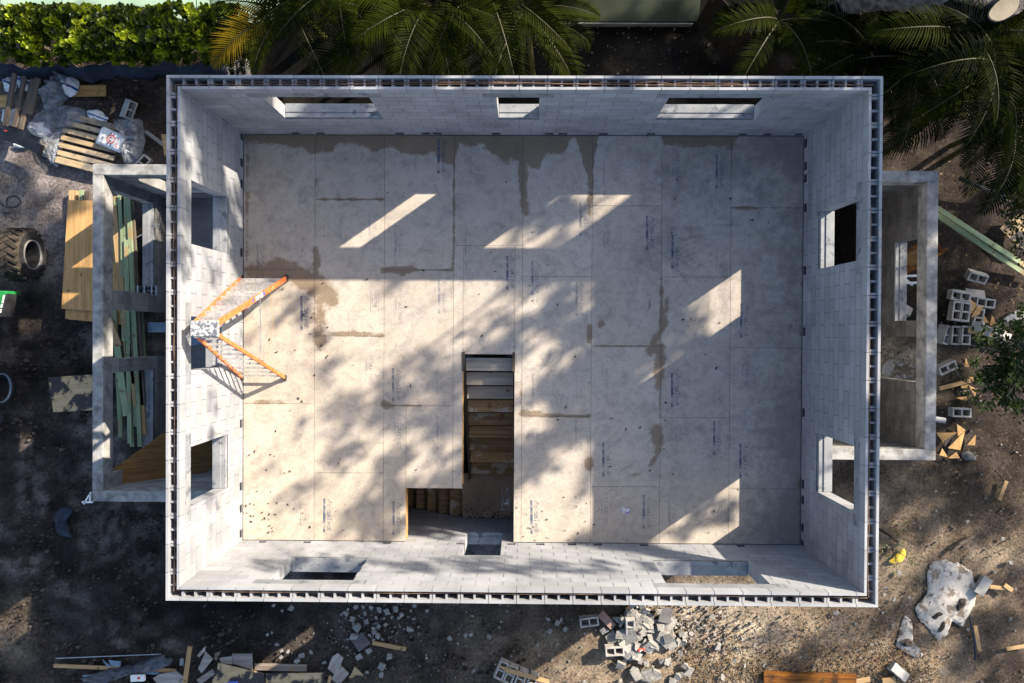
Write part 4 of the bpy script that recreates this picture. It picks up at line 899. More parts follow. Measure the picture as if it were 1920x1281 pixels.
for i,(pts,mt,lb) in enumerate([([(735,295),(800,345),(770,350)],'bluerim','pointed blue grey shard on the lower left mud'),([(780,300),(870,310),(865,350),(800,340)],'bluerim','broad blue grey shard beside the pointed one'),
    ([(590,410),(690,400),(700,440),(640,460)],'bluerim','blue grey shard at the left end of the black sheeting'),([(1050,375),(1150,385),(1140,405),(1050,400)],'bluerim','flat blue grey shard below the black sheeting'),
    ([(1420,265),(1480,195),(1475,240),(1430,280)],'greywood','narrow grey board scrap at the top of the wood heap'),([(1425,360),(1480,240),(1535,290),(1450,395)],'greywood','grey square board scrap beside the upright post'),
    ([(1415,440),(1530,365),(1550,400),(1440,475)],'greywood','grey board scrap low beside the post'),([(1580,285),(1670,270),(1672,330),(1590,325)],'greywood','grey board piece above the big chipboard sheet'),
    ([(1670,253),(1815,253),(1820,372),(1675,325)],'greywood','dark grey square board right above the chipboard sheet'),([(1130,470),(1100,430),(1150,400),(1270,380),(1330,425),(1325,475)],'greywood','broad grey board left of the upright post'),
    ([(1295,290),(1320,290),(1320,340),(1293,340)],'cast','small white tile scrap near the post'),([(1545,250),(1590,235),(1560,300),(1540,295)],'darkwood','dark thin board scrap beside the grey square board')]):
    sheet('board_scrap' if mt != 'bluerim' else 'plastic_shard', lb, 'scrap', Z4(pts), .05+.012*i, .02, MT[mt], None, random.uniform(.85,1.2))
sheet('chipboard_sheet', 'broken yellow brown chipboard sheet at the bottom edge', 'chipboard', Z4([(1570,320),(1900,395),(1905,480),(1525,480),(1530,420),(1555,410)]), .24, .02, MT['plymud'], None, .9, .3)
sheet('plastic_scrap', 'small bright blue plastic scrap on the chipboard', 'scrap', Z4([(1645,452),(1712,450),(1715,480),(1640,480)]), .27, .01, MT['blue'], None, 1.6)
t = thing('carton', 'small white carton with a red mark near the bottom edge', 'carton', at(260,1270,.2), .05); b = MB(); b.box(-.15,.15,-.07,.07,0,.06); bevel(b.build('body', MT['white_paint'], t), .004)
b = MB(); b.box(.0,.06,-.02,.03,.0605,.063); b.build('emblem', MT['red'], t)
board('wood_post', 'pale upright looking post lying across the lower left wood heap', 'post', (355,1213), (344,1292), .085, .06, .30, MT['pine'])
sheet('roof_tile', 'corrugated grey tile in the middle bottom wood heap', 'tile', Z8([(610,1095),(650,1070),(690,1105),(640,1230),(580,1180)]), .12, .03, MT['greywood'], None, 1.1, .9)
sheet('board_scrap', 'bluish grey board lying against the corrugated tile', 'scrap', Z8([(665,1150),(730,1215),(660,1295),(605,1255)]), .08, .03, MT['greywood'], None, 1.0, .8)
sheet('board_scrap', 'tan board scrap right of the corrugated tile', 'scrap', Z8([(770,1165),(850,1245),(730,1245)]), .04, .02, MT['plymud'], None, .8)
sheet('wood_plank', 'dirty long plank above the bottom plywood sheet', 'plank', Z8([(65,1143),(432,1150),(430,1200),(65,1190)]), .06, .03, MT['darkwood'], None, 1.8)
sheet('plywood_sheet', 'muddy yellow plywood sheet at the bottom edge', 'plywood', Z8([(145,1215),(550,1208),(545,1295),(145,1295)]), .12, .02, MT['plymud'], None, 1.0)
sheet('plywood_sheet', 'yellow brown sheet to the left of the muddy bottom plywood', 'plywood', Z8([(-60,1200),(60,1195),(140,1230),(140,1295),(-60,1295)]), .08, .02, MT['plymud'], None, .9, .4)
board('wood_batten', 'short tan batten standing out below the corrugated tile', 'batten', (619,1268), (614,1290), .06, .04, .2, MT['pine'])
sheet('paving_slab', 'broken dirty slab under the left rubble scatter', 'slab', Z8([(730,960),(800,1062),(885,1000),(820,925)]), .03, .04, MT['annex'], None, .8)
board('wood_plank', 'pale tan plank lying below the left rubble scatter', 'plank', (698,1206), (761,1218), .085, .04, .03, MT['pine'])
# lower right
board('wet_plank', 'wide wet amber brown plank at the bottom edge', 'plank', (1432,1271), (1606,1276), .26, .05, .04, MT['amber'])
board('wood_batten', 'tan batten next to the dried concrete, upper', 'batten', (1856,1101), (1888,1104), .075, .04, .04, MT['pine'], tint=.9)
board('wood_batten', 'short tan batten crossing the end of the upper one', 'batten', (1884,1097), (1899,1108), .09, .04, .07, MT['pine'], tint=1.1)
board('wood_batten', 'tan batten lying upright below the dried concrete', 'batten', (1829,1174), (1837,1223), .085, .04, .03, MT['pine'], tint=.9)
board('wood_batten', 'tan batten cut by the right edge, low', 'batten', (1888,1218), (1930,1211), .07, .04, .03, MT['pine'])
board('wood_batten', 'dark tan batten at the right, beside grey litter', 'batten', (1874,938), (1888,902), .08, .04, .03, MT['pine'], tint=.7)
board('wood_batten', 'broad tan batten at the bottom right corner heap', 'batten', (1590,1282), (1632,1274), .10, .04, .03, MT['pine'])
board('wood_batten', 'short tan batten stub beside the bottom right block', 'batten', (1655,1279), (1680,1275), .13, .05, .03, MT['pine'], tint=.9)
b = MB(); b.tube([at(1818,1158,.04), at(1824,1185,.05), at(1829,1225,.04), at(1828,1238,.03)], .022, 7); tag(b.build('black_pipe', MT['navy'], None, smooth=True), 'thin dark blue pipe lying below the dried concrete', 'pipe')
b = MB(); b.tube([at(1648,992,.05), at(1665,1002,.06), at(1684,1016,.04)], .03, 7); tag(b.build('grey_pipe', MT['rubber'], None, smooth=True), 'short grey brown pipe on the soil by the lower right wall', 'pipe')
b = MB(); b.tube([at(1783,1035,.03), at(1800,1020,.05), at(1825,1005,.03)], .045, 6); tag(b.build('dark_stick', MT['darkwood'], None), 'short dark stick above the dried concrete', 'stick')
# right side
Z3 = lambda pts: [(1640+x/4.575, 600+y/4.575) for x,y in pts]
Z2 = lambda pts: [(1640+x/4.93, 380+y/4.93) for x,y in pts]
tri = [(Z3([(705,890),(780,945),(715,1000)]),'narrow yellow plywood triangle above the biggest one'),(Z3([(530,968),(712,966),(590,1055)]),'long yellow plywood triangle touching the annex corner'),
 (Z3([(778,948),(735,1118),(628,1100)]),'biggest yellow plywood triangle below the grey pipe'),(Z3([(868,985),(862,1078),(793,1072)]),'yellow plywood triangle furthest right near the grey rock'),
 (Z3([(580,1100),(630,1180),(555,1160)]),'small yellow plywood triangle nearest the annex foot'),(Z3([(700,1135),(735,1188),(628,1188)]),'flat based yellow plywood triangle left of the grey rock'),
 (Z3([(738,568),(803,552),(780,622)]),'yellow plywood triangle pointing down beside the tan plank'),(Z3([(802,552),(880,600),(860,665)]),'yellow plywood triangle half under bush leaves, middle right'),
 (Z3([(700,668),(850,648),(775,698)]),'wide yellow plywood triangle under the small weed'),(Z3([(780,325),(815,405),(770,405)]),'thin yellow plywood triangle right of the tilted block'),
 (Z3([(805,490),(872,490),(850,528)]),'small yellow plywood triangle at the end of the tan plank'),(Z2([(880,890),(950,945),(890,1030)]),'tan wood chip leaning on the bright block pair'),
 (Z2([(890,1060),(950,960),(1012,948),(965,1040)]),'curved tan wood chip on the block heap'),(Z2([(1000,1020),(1055,1110),(1000,1105)]),'brown wood triangle right of the wood chips'),
 (Z2([(1085,1035),(1125,1120),(1065,1145)]),'lone tan triangle standing right of the heap'),(Z3([(600,1040),(700,970),(640,1040),(600,1090)]),'thin dark strip between two plywood triangles')]
for i,(pts,lb) in enumerate(tri): sheet('plywood_triangle', lb, 'plywood', pts, (.02+.006*(i%4)) if i not in (11,12) else .5, .018, MT['ply'] if i != 15 else MT['darkwood'], 'plywood offcuts right of the annex', random.uniform(.9,1.15), random.uniform(0,3))
board('wood_plank', 'tan plank lying on the soil right of the annex', 'plank', (1762,729), (1820,714), .085, .04, .03, MT['pine'], tint=.9)
board('pink_board', 'short pinkish board resting on the lower blocks', 'board', (1816,620), (1866,628), .09, .03, .33, MT['pine'], tint=1.1)
board('treated_board', 'upper long green treated board leaning off the right annex', 'board', (1750,385), (1935,506), .10, .045, .95, MT['treated'], zb=.10)
board('treated_board', 'lower long green treated board with yellow patch', 'board', (1750,398), (1935,522), .10, .045, .75, MT['treated'], zb=.06, tint=.9)
sheet('plywood_sheet', 'grey tan sheet at the right edge behind twigs', 'plywood', [(1875,428),(1904,400),(1930,398),(1930,470),(1910,464)], .2, .02, MT['plymud'], None, .75)
b = MB(); b.tube([at(1735,783,2.36), at(1772,789,2.40)], .052, 14, cap=False); b.tube([at(1735,783,2.36), at(1772,789,2.40)], .042, 14, .5, cap=False)
pp = b.build('drain_pipe', MT['cast'], None, smooth=True); tag(pp, 'short pale grey drain pipe sticking out over the right annex wall', 'pipe')
crumple('grey_rock', 'flat two lobed grey rock right of the plywood triangles', 'rock', Z3([(755,1160),(775,1130),(830,1130),(880,1165),(885,1200),(850,1213),(825,1200),(800,1210),(770,1195)]), .0, .12, MT['annex'], 71, None, .05, True, .6, True)
b = MB(); b.tube([at(1800,334,.35), at(1840,350,.28), at(1885,372,.16)], [.055,.06,.05], 9); tag(b.build('log', MT['bark'], None, smooth=True), 'pale barked thin log lying right of the annex', 'log')
t = thing('wooden_frame', 'orange wooden frame lying beyond the right annex window', 'frame', at(1730,480,.5)); tl = t.location
def fbar(p0, p1, z=.5):
    a = at(*p0,z)-tl; c = at(*p1,z)-tl; d = c-a; b = MB(); X = Matrix.Translation((a+c)/2) @ Matrix.Rotation(math.atan2(d.y,d.x),4,'Z'); b.box(-d.length/2,d.length/2,-.035,.035,-.04,0,1,0,X); b.build('rail', MT['amber'], t)
fbar((1685,483),(1735,452)); fbar((1690,517),(1779,466),.45); fbar((1692,485),(1708,508),.40); fbar((1755,455),(1768,472),.40)
P4 = [at(*q,.4)-tl for q in ((1690,485),(1728,462),(1735,488),(1700,510))]; b = MB(); b.prism([tuple(p[:2]) for p in P4], -.16, -.14); b.build('panel', MT['brownply'], t)
for i,(p0,p1) in enumerate((((1690,518),(1724,517)),((1692,519),(1712,535)),((1690,531),(1724,530)))): board('white_stick', ['upper white stick beyond the annex window','slanting white stick between two others','lower white stick beyond the annex window'][i], 'stick', p0, p1, .05, .03, .05+.04*i, MT['white_paint'])
chunk(1662,690,.30,'large pale slab piece in the right annex doorway','doorway rubble',0.02)
for i in range(26): chunk(crr.uniform(1668,1722), crr.uniform(662,708), crr.uniform(.04,.10), 'small pale stone in sunlight outside the right annex doorway', 'pale stones outside the annex doorway')

# ------------------------------------------------------------------ vegetation
vr = random.Random(99)
def leaf(b, p, d, up, L, w, tint, fold=.12):
    d = d.normalized(); s = d.cross(up)
    if s.length < 1e-3: s = d.cross(Vector((1,0,0)))
    s.normalize(); n = s.cross(d)
    q = [p, p+d*L*.3+s*w*.42+n*fold*w, p+d*L*.65+s*w*.46+n*fold*w, p+d*L, p+d*L*.65-s*w*.46+n*fold*w, p+d*L*.3-s*w*.42+n*fold*w]
    b.add(q, [(0,1,2,3),(0,3,4,5)], tint)
def frond(b, base, az, L, rise, droop, tint, nl=38, wd=.040):
    h = Vector((math.cos(az), math.sin(az), 0)); side = Vector((-math.sin(az), math.cos(az), 0)); pts = []; p = Vector(base); e = rise; N = 16
    tw = vr.uniform(-.25,.25); side = (side + Vector((0,0,tw))).normalized(); cv = vr.uniform(-.35,.35)
    for i in range(N+1):
        pts.append(p.copy()); a = e - droop*(i/N)**1.3; hh = Matrix.Rotation(cv*i/N,3,'Z') @ h; p = p + (hh*math.cos(a)+Vector((0,0,math.sin(a))))*(L/N)
    b.tube(pts, [.022-.018*i/N for i in range(N+1)], 5, .6, 1)
    for k in range(nl):
        t = .14+.86*k/(nl-1); f = t*N; i = min(int(f), N-1); q = pts[i].lerp(pts[i+1], f-i); d = (pts[i+1]-pts[i]).normalized(); n = d.cross(side).normalized()
        if n.z < 0: n = -n
        ll = L*.26*(math.sin(PI*min(1,(t*.86+.12)))**.7)*vr.uniform(.88,1.08)
        for s in (-1,1):
            dv_ = (side*s*.80 + d*(.42+.5*t) + n*.32).normalized(); dr = vr.uniform(.3,.62)
            m1 = q + dv_*ll*.5; tip = m1 + (dv_ + Vector((0,0,-dr)))*ll*.5; wv = d*wd*.5
            tt = min(1, max(0, tint+vr.uniform(-.12,.12)))
            b.add([q-wv*.5, q+wv*.5, m1+wv, m1-wv, tip], [(0,1,2,3),(3,2,4)], tt)
palms = [(552,22,1.9,12,2.2,'leftmost palm beside the clipped hedge, one frond yellowing'),(640,-25,2.2,11,2.3,'second palm from the left along the top edge'),(712,28,2.1,10,1.9,'low palm between the second and the tall middle palm'),
 (812,8,3.4,11,2.2,'bright tall palm in the middle of the top row'),(905,-30,3.3,11,2.2,'palm cut by the top edge right of the bright one'),(985,20,3.0,10,1.9,'rightmost palm of the top row, over the dark yard'),
 (1625,95,2.2,9,1.7,'dim palm behind the upper right house corner'),(1712,110,2.6,10,1.8,'palm touching the right side of the upper right house corner'),(1800,60,3.2,10,2.1,'palm under the big grey limb at upper right'),
 (1862,130,3.2,12,2.1,'large dark palm with long drooping fronds at the right edge'), (1795,190,2.2,11,2.0,'low spreading palm right of the upper right house corner'),(1890,225,2.4,11,2.0,'dark palm at the right edge above the leafy branch'),
 (1460,40,2.0,9,1.7,'dark palm crowding the diagonal fence'),(1540,110,1.6,8,1.5,'low dark palm between fence and house corner')]
for pi,(u,v,z,nf,L,lb) in enumerate(palms):
    p = at(u,v,z); t = thing('palm_tree', lb, 'palm', (p.x,p.y,0), 0, 'palms around the house')
    b = MB()
    for k in range(3): 
        a = vr.uniform(0,6.28); b.tube([(.25*math.cos(a),.25*math.sin(a),-.05),(.12*math.cos(a),.12*math.sin(a),z*.6),(.03*math.cos(a),.03*math.sin(a),z)], [.06,.05,.03], 7, 1)
    b.build('trunk', MT['stalk'], t)
    bt = vr.uniform(.1,.4) if pi < 6 else vr.uniform(.0,.10)
    a0 = vr.uniform(0,6.28)
    for k in range(nf):
        b = MB(); gold = (pi == 0 and k in (0,))
        az = a0+2*PI*k/nf+vr.uniform(-.25,.25)
        if gold: az = math.radians(222)
        frond(b, (0,0,z), az, L*vr.uniform(.8,1.1)*(1.05 if gold else 1), vr.uniform(.5,1.15), vr.uniform(1.3,2.1), bt+vr.uniform(-.1,.3))
        b.build('frond', [MT['palmgold'] if gold else MT['palm'], MT['stalk']], t)
# hedge
hp0, hp1 = at(-30,60,1.4), at(452,60,1.4); hy0, hy1 = at(0,108,1.2).y, at(0,22,1.2).y
hg = thing('hedge', 'broad clipped hedge with round glossy leaves along the upper left edge', 'hedge', ((hp0.x+hp1.x)/2,(hy0+hy1)/2,0)); hl = hg.location
b = MB(); nS = 1300
for k in range(nS):
    x = vr.uniform(hp0.x, hp1.x); y = vr.uniform(hy0-.05, hy1+.1)
    n_ = float(fbm(np.array([x*1.3]), np.array([y*1.3]), 3, 4)[0]); n2_ = float(fbm(np.array([x*3.5]), np.array([y*3.5]), 2, 14)[0])
    ed = min(1, (y-hy0+.15)/.35, (hy1+.2-y)/.35, (hp1.x+.15-x)/.4)
    if ed < .1 or vr.random() > .35+n2_*1.1: continue
    z = .75 + .75*max(0,ed)**.5*(.6+.8*n_) + vr.uniform(-.18,.10) + .25*(n2_-.5)
    fresh = vr.random() < .34; ax_ = Vector((vr.gauss(0,.45), vr.gauss(0,.45), 1)).normalized(); o1 = ax_.orthogonal().normalized(); o2 = ax_.cross(o1)
    n = vr.randint(6,11); c = Vector((x,y,z)) - hl
    for i in range(n):
        a = i*2.4+vr.uniform(-.3,.3); el = .25+.75*i/n; d = (o1*math.cos(a)+o2*math.sin(a))*math.cos(el*1.2-.1)+ax_*math.sin(el*1.2-.1)
        leaf(b, c+ax_*(.06*i/n-.06)+d*.01, d, ax_, vr.uniform(.09,.14)*(1-.25*i/n), vr.uniform(.09,.12)*(1-.2*i/n), min(1,max(0,(.45+.5*i/n if fresh else .10)+vr.uniform(-.1,.2))))
b.build('foliage', MT['hedge'], hg)
b = MB()
for k in range(70):
    x = vr.uniform(hp0.x,hp1.x)-hl.x; y = vr.uniform(hy0+.15,hy1-.1)-hl.y; b.tube([(x,y,-.05),(x+vr.uniform(-.15,.15),y+vr.uniform(-.15,.15),.6),(x+vr.uniform(-.3,.3),y+vr.uniform(-.3,.3),1.15)], [.02,.014,.008], 5)
b.build('stems', MT['darkwood'], hg)
# silt fence below the hedge
b = MB(); a = at(-20,124,.55); c = at(418,118,.55); nseg = 40
top = [a.lerp(c, i/nseg)+Vector((0,.05*math.sin(i*.7)+.03*math.sin(i*1.9),.04*math.sin(i*.9))) for i in range(nseg+1)]
vs = [];
for q in top: vs += [q, Vector((q.x, q.y-.16+.05*math.sin(q.x*3), .22)), Vector((q.x, q.y-.10, -.08))]
b.add(vs, [(3*i+j,3*i+3+j,3*i+4+j,3*i+1+j) for i in range(nseg) for j in range(2)]); sf = b.build('silt_fence', MT['navy'], None, smooth=True); tag(sf, 'low dark navy fabric barrier sagging along the foot of the hedge', 'barrier')
s = sf.modifiers.new('solid','SOLIDIFY'); s.thickness = .006
# neighbour's paving, kerb and fence
def slab(name, pts, z0, z1, mat):
    b = MB(); b.prism([tuple(at(u,v,z1)[:2]) for u,v in pts], z0, z1); o = b.build(name, mat); bevel(o, .01); return tag(o, kind='structure')
for u0,u1 in ((-260,-2),(0,114),(116,366),(368,520)): slab('path', [(u0,-180),(u1,-180),(u1,44),(u0,44)], -.1, .06, MT['pad'])
slab('path', [(1050,-200),(1330,-200),(1310,41),(1050,41)], -.1, .05, mk('dim_green_paving', (0.010,0.014,0.008), (0.018,0.024,0.013), 1.5, 0.9))  # near-black green paints the deep shade over this paving
slab('kerb', [(1050,42),(1300,43),(1300,46),(1050,45)], -.1, .07, MT['annex'])
fa, fb_ = at(1340,-20,1.8), at(1482,146,1.8); fd = fb_-fa; fL = fd.length
fn = thing('board_fence', 'dark brown board fence running diagonally to the house from the top', 'fence', (fa.x,fa.y,0), math.atan2(fd.y,fd.x))
b = MB(); k = 0
while k*.145 < fL: b.box(k*.145, k*.145+.138, -.010, .010, .04, 1.78+.02*math.sin(k*7), vr.uniform(.75,1.2)); k += 1
b.build('boards', MT['fence'], fn)
for z in (.4,1.5): b = MB(); b.box(0, fL, .012, .05, z-.04, z+.04, .8); b.build('rail', MT['fence'], fn)
for x in (.05, fL*.5, fL-.1): b = MB(); b.box(x, x+.09, .052, .14, -.05, 1.84, .9); b.build('post', MT['fence'], fn)
# big limb of an old tree at the top right, sawn off at its end
t = thing('limb_tree', 'old tree with a thick grey sawn off limb arching across the upper right', 'tree', (at(1520,60,0).x, at(1520,60,0).y, 0)); tl = t.location
path = [Vector((tl.x,tl.y,-.1)), at(1528,40,1.4), at(1560,22,2.3), at(1610,-2,3.0), at(1680,-12,3.4), at(1750,-8,3.6), at(1810,2,3.7), at(1858,14,3.75)]
b = MB(); fine = []; rad = []; rr_ = [.16,.13,.15,.22,.27,.29,.29,.26]
for i in range(len(path)-1):
    for j in range(8):
        tt = j/8; fine.append(path[i].lerp(path[i+1], tt)-tl); rad.append(rr_[i]*(1-tt)+rr_[i+1]*tt)
fine.append(path[-1]-tl); rad.append(rr_[-1])
for _ in range(3): fine = [fine[0]]+[(fine[i-1]+fine[i]*2+fine[i+1])/4 for i in range(1,len(fine)-1)]+[fine[-1]]
b.tube(fine, [r*(1+.05*math.sin(i*1.7)) for i,r in enumerate(rad)], 18); b.build('trunk', MT['bark'], t, smooth=True)
cdir = (at(1900,8,4.3)-at(1862,26,3.6)); b = MB(); b.tube([at(1862,24,3.62)-tl, at(1900,4,4.25)-tl], [.21,.20], 20); br = b.build('sawn_stub', MT['bark'], t)
q = at(1884,16,4.28)-tl; b = MB(); n = 22
el_ = [Vector((q.x+.30*math.cos(2*PI*k/n)*.9*(1+.06*math.sin(3*2*PI*k/n))*math.cos(.62)-.15*math.sin(2*PI*k/n)*math.sin(.62), q.y+.30*math.cos(2*PI*k/n)*.9*math.sin(.62)+.15*math.sin(2*PI*k/n)*math.cos(.62), 0)) for k in range(n)]
b.prism([(p.x,p.y) for p in el_], q.z-.04, q.z); b.build('sawn_end', MT['cutwood'], t)
for p0,p1,p2,z in (((1560,25),(1545,60),(1530,50),2.4),((1600,5),(1580,45),(1540,60),2.6),((1640,0),(1620,30),(1600,38),2.8)):
    b = MB(); b.tube([at(*p0,z)-tl, at(*p1,z-.4)-tl, at(*p2,z-.9)-tl], [.02,.014,.008], 6); b.build('branch', MT['bark'], t)
# broad leaved plant, pole, twigs
t = thing('broad_leaf_plant', 'climbing plant with large yellow green leaves under the big limb', 'plant', (at(1500,60,0).x, at(1500,60,0).y, 0)); tl = t.location
b = MB(); b.tube([(0,0,0),(.05,.05,.8),tuple(at(1510,45,1.9)-tl)], [.02,.015,.01], 6); b.build('stem', MT['stalk'], t)
for (u,v,a,L) in ((1500,52,200,.36),(1505,60,240,.30),(1522,52,-60,.38),(1530,48,-20,.36),(1515,58,-100,.36),(1535,60,-45,.26),(1490,70,215,.3),(1478,62,190,.26),(1512,40,100,.22)):
    b = MB(); p = at(u,v,1.9+vr.uniform(-.1,.1))-tl; r = math.radians(a); leaf(b, p, Vector((math.cos(r),math.sin(r),-.35)), Vector((0,0,1)), L, L*.85, vr.uniform(.2,.9), .2); b.build('leaf', MT['pothos'], t)
board('bamboo_pole', 'yellow pole lying level among the palms at upper right', 'pole', (1698,54), (1797,55), .05, .05, .9, MT['ply'])
board('bamboo_pole', 'thin pale pole at the upper right edge', 'pole', (1862,55), (1930,56), .03, .03, .9, MT['pine'])
def twig_plant(name, label, cat, root, tips, z0, z1, nleaf, L, mat='tree', tint=(.1,.7), sub=2):
    rt = at(*root, z0); t = thing(name, label, cat, (rt.x, rt.y, 0), 0); tl = t.location; bs = MB(); bl = MB()
    for (u,v) in tips:
        e_ = at(u,v,z1+vr.uniform(-.3,.3)); m_ = rt.lerp(e_,.5)+Vector((vr.uniform(-.1,.1),vr.uniform(-.1,.1),.12)); pts = [rt-tl, rt.lerp(m_,.5)-tl, m_-tl, m_.lerp(e_,.5)+Vector((0,0,.04))-tl, e_-tl]
        bs.tube(pts, [.016,.013,.010,.007,.004], 5)
        tw = [(pts, nleaf)]
        for s in range(sub):
            q = pts[2+s%2]; d = (pts[4]-pts[1]).normalized(); d = Matrix.Rotation(vr.choice((-1,1))*vr.uniform(.5,1.0),3,'Z') @ d; e2 = q + d*vr.uniform(.25,.6); p2 = [q, q.lerp(e2,.4), q.lerp(e2,.7), q.lerp(e2,.85), e2]
            bs.tube(p2, [.008,.006,.005,.004,.003], 4); tw.append((p2, int(nleaf*.6)))
        for pp_, nl in tw:
            for k in range(nl):
                f = vr.uniform(.3,1)*4; i = min(3,int(f)); q = pp_[i].lerp(pp_[i+1], f-i); d = (pp_[i+1]-pp_[i]).normalized()
                d = Matrix.Rotation(vr.choice((-1,1))*vr.uniform(.3,1.5),3,'Z') @ d; d.z += vr.uniform(-.5,.4); leaf(bl, q+Vector((vr.uniform(-.05,.05),vr.uniform(-.05,.05),vr.uniform(-.06,.06))), d, Vector((vr.uniform(-.4,.4),vr.uniform(-.4,.4),1)), L*vr.uniform(.7,1.2), L*.45, vr.uniform(*tint))
    bs.build('stems', MT['bark'], t); bl.build('foliage', MT[mat], t); return t
twig_plant('leafy_bush', 'leafy dark bush reaching in from the right edge beside the block heap', 'bush', (1960,690), [(1835,610),(1812,645),(1850,660),(1825,690),(1870,630),(1800,735),(1880,600),(1895,650),(1860,720),(1885,745),(1900,700),(1915,770),(1905,795),(1890,670),(1840,735),(1815,742)], 1.6, 2.2, 30, .10, sub=5)
twig_plant('leafy_bush', 'sparse leafy branch at the right edge above the treated boards', 'bush', (1975,370), [(1830,325),(1905,316),(1848,378),(1870,405),(1895,420),(1890,440),(1880,385),(1910,480),(1915,500),(1900,395),(1860,340)], 1.4, 1.9, 22, .09, sub=4)
twig_plant('sapling', 'small leafy weed growing over the yellow plywood triangles', 'weed', (1815,750), [(1800,752),(1825,745),(1812,735),(1830,758)], .05, .4, 9, .09, 'tree', (.3,.9), 0)
twig_plant('sapling', 'small green weed between the tilted block and the tan plank', 'weed', (1796,704), [(1790,695),(1800,690),(1803,708)], .05, .35, 7, .08, 'tree', (.2,.7), 0)
twig_plant('sapling', 'low green weed at the foot of the right wall, lower part', 'weed', (1672,1030), [(1655,1020),(1690,1020),(1665,1045),(1685,1035)], .0, .15, 12, .06, 'weed', (.2,.9), 1)
# ------------------------------------------------------------------ litter on the soil and the deck
b = MB()
def speck(u, v, s, z=0.0, tint=1.0):
    p = at(u,v,z); a = vr.uniform(0,6.28); n = vr.choice((4,5)); b.prism([(p.x+s*vr.uniform(.6,1)*math.cos(a+2*PI*k/n), p.y+s*vr.uniform(.5,.9)*math.sin(a+2*PI*k/n)) for k in range(n)], z-.10, z+s*vr.uniform(-.9,.15), tint)
for k in range(520): speck(vr.uniform(620,1700), vr.uniform(1130,1290), abs(vr.gauss(0,.016))+.006, 0, vr.uniform(.4,1.1))
for k in range(240): speck(vr.gauss(1320,50), vr.gauss(1180,28), abs(vr.gauss(0,.018))+.008, 0, vr.uniform(.6,1.2))
for k in range(240): speck(vr.uniform(1640,1930), vr.uniform(560,1290), abs(vr.gauss(0,.014))+.006, 0, vr.uniform(.3,1.1))
for k in range(150): speck(vr.gauss(690,45), vr.gauss(1170,28), abs(vr.gauss(0,.016))+.007, 0, vr.uniform(.5,1.1))
for k in range(60): speck(vr.uniform(-20,640), vr.uniform(950,1290), abs(vr.gauss(0,.010))+.005, 0, vr.uniform(.2,.8))
for k in range(160): speck(vr.uniform(1000,1400), vr.uniform(40,140), abs(vr.gauss(0,.014))+.006, 0, vr.uniform(.1,.5))
tag(b.build('gravel', MT['rubble']), kind='stuff')
b = MB()
for k in range(2600):
    while True:
        u, v = vr.uniform(-30,1000), vr.uniform(560,1300)
        if (u < 165 or v > 960) and not (u > 300 and v < 1145): break
    if float(fbm(np.array([u/60.0]), np.array([v/40.0]), 3, 61)[0]) < .47: continue
    p = at(u,v,-.07); s_ = abs(vr.gauss(0,.03))+.012; n = vr.choice((5,6)); a = vr.uniform(0,6.28); r1 = [vr.uniform(.7,1.1) for _ in range(n)]; tn = vr.uniform(.5,1.3)
    lo_ = [(p.x+s_*r1[i]*math.cos(a+2*PI*i/n), p.y+s_*.8*r1[i]*math.sin(a+2*PI*i/n), -.09) for i in range(n)]; up_ = [(p.x+s_*.6*r1[i]*math.cos(a+2*PI*i/n), p.y+s_*.5*r1[i]*math.sin(a+2*PI*i/n), -.05+s_*.55) for i in range(n)]
    b.add(lo_+up_+[(p.x,p.y,-.05+s_*.75)], [(i,(i+1)%n,n+(i+1)%n,n+i) for i in range(n)]+[(n+i,n+(i+1)%n,2*n) for i in range(n)], tn)
tag(b.build('soil_clods', MT['darkclod'], smooth=True), kind='stuff')
b = MB()
def dead(u, v, z, s): p = at(u,v,z); a = vr.uniform(0,6.28); leaf(b, Vector((p.x,p.y,z+.004+vr.uniform(0,.008))), Vector((math.cos(a),math.sin(a),vr.uniform(-.02,.25))), Vector((vr.uniform(-.4,.4),vr.uniform(-.4,.4),1)), s, s*vr.uniform(.3,.5), vr.uniform(0,1), .25)
for k in range(2600): dead(vr.uniform(1280,1760), vr.gauss(1255,26) if vr.random()<.7 else vr.uniform(1140,1290), 0, vr.uniform(.04,.09))
for k in range(900): dead(vr.uniform(1640,1930), vr.uniform(300,1200), 0, vr.uniform(.03,.08))
for k in range(500): dead(vr.gauss(1680,45), vr.gauss(20,15), .0, vr.uniform(.06,.14))
for k in range(500): dead(vr.uniform(150,460), vr.uniform(110,330), 0, vr.uniform(.04,.08))
tag(b.build('leaf_litter', MT['dryleaf']), kind='stuff')
b = MB()
for k in range(75): dead(vr.uniform(465,1500), vr.uniform(270,1010), DZ, vr.uniform(.035,.065))
for k in range(34): dead(vr.gauss(500,28), vr.gauss(945,45), DZ, vr.uniform(.035,.065))
for k in range(16): dead(vr.gauss(570,60), vr.gauss(640,60), DZ, vr.uniform(.035,.06))
for k in range(18): dead(vr.uniform(960,1130), vr.uniform(930,1012), DZ, vr.uniform(.03,.05))
for k in range(70): dead(vr.uniform(872,962), 974-abs(vr.gauss(0,14)), zL, vr.uniform(.035,.06))
b.v = [v for v in b.v]; 
dk = mk('dark_dry_leaf', (0.02,0.013,0.009), (0.07,0.045,0.025), 9, .8)
tag(b.build('fallen_leaves', dk), kind='stuff')

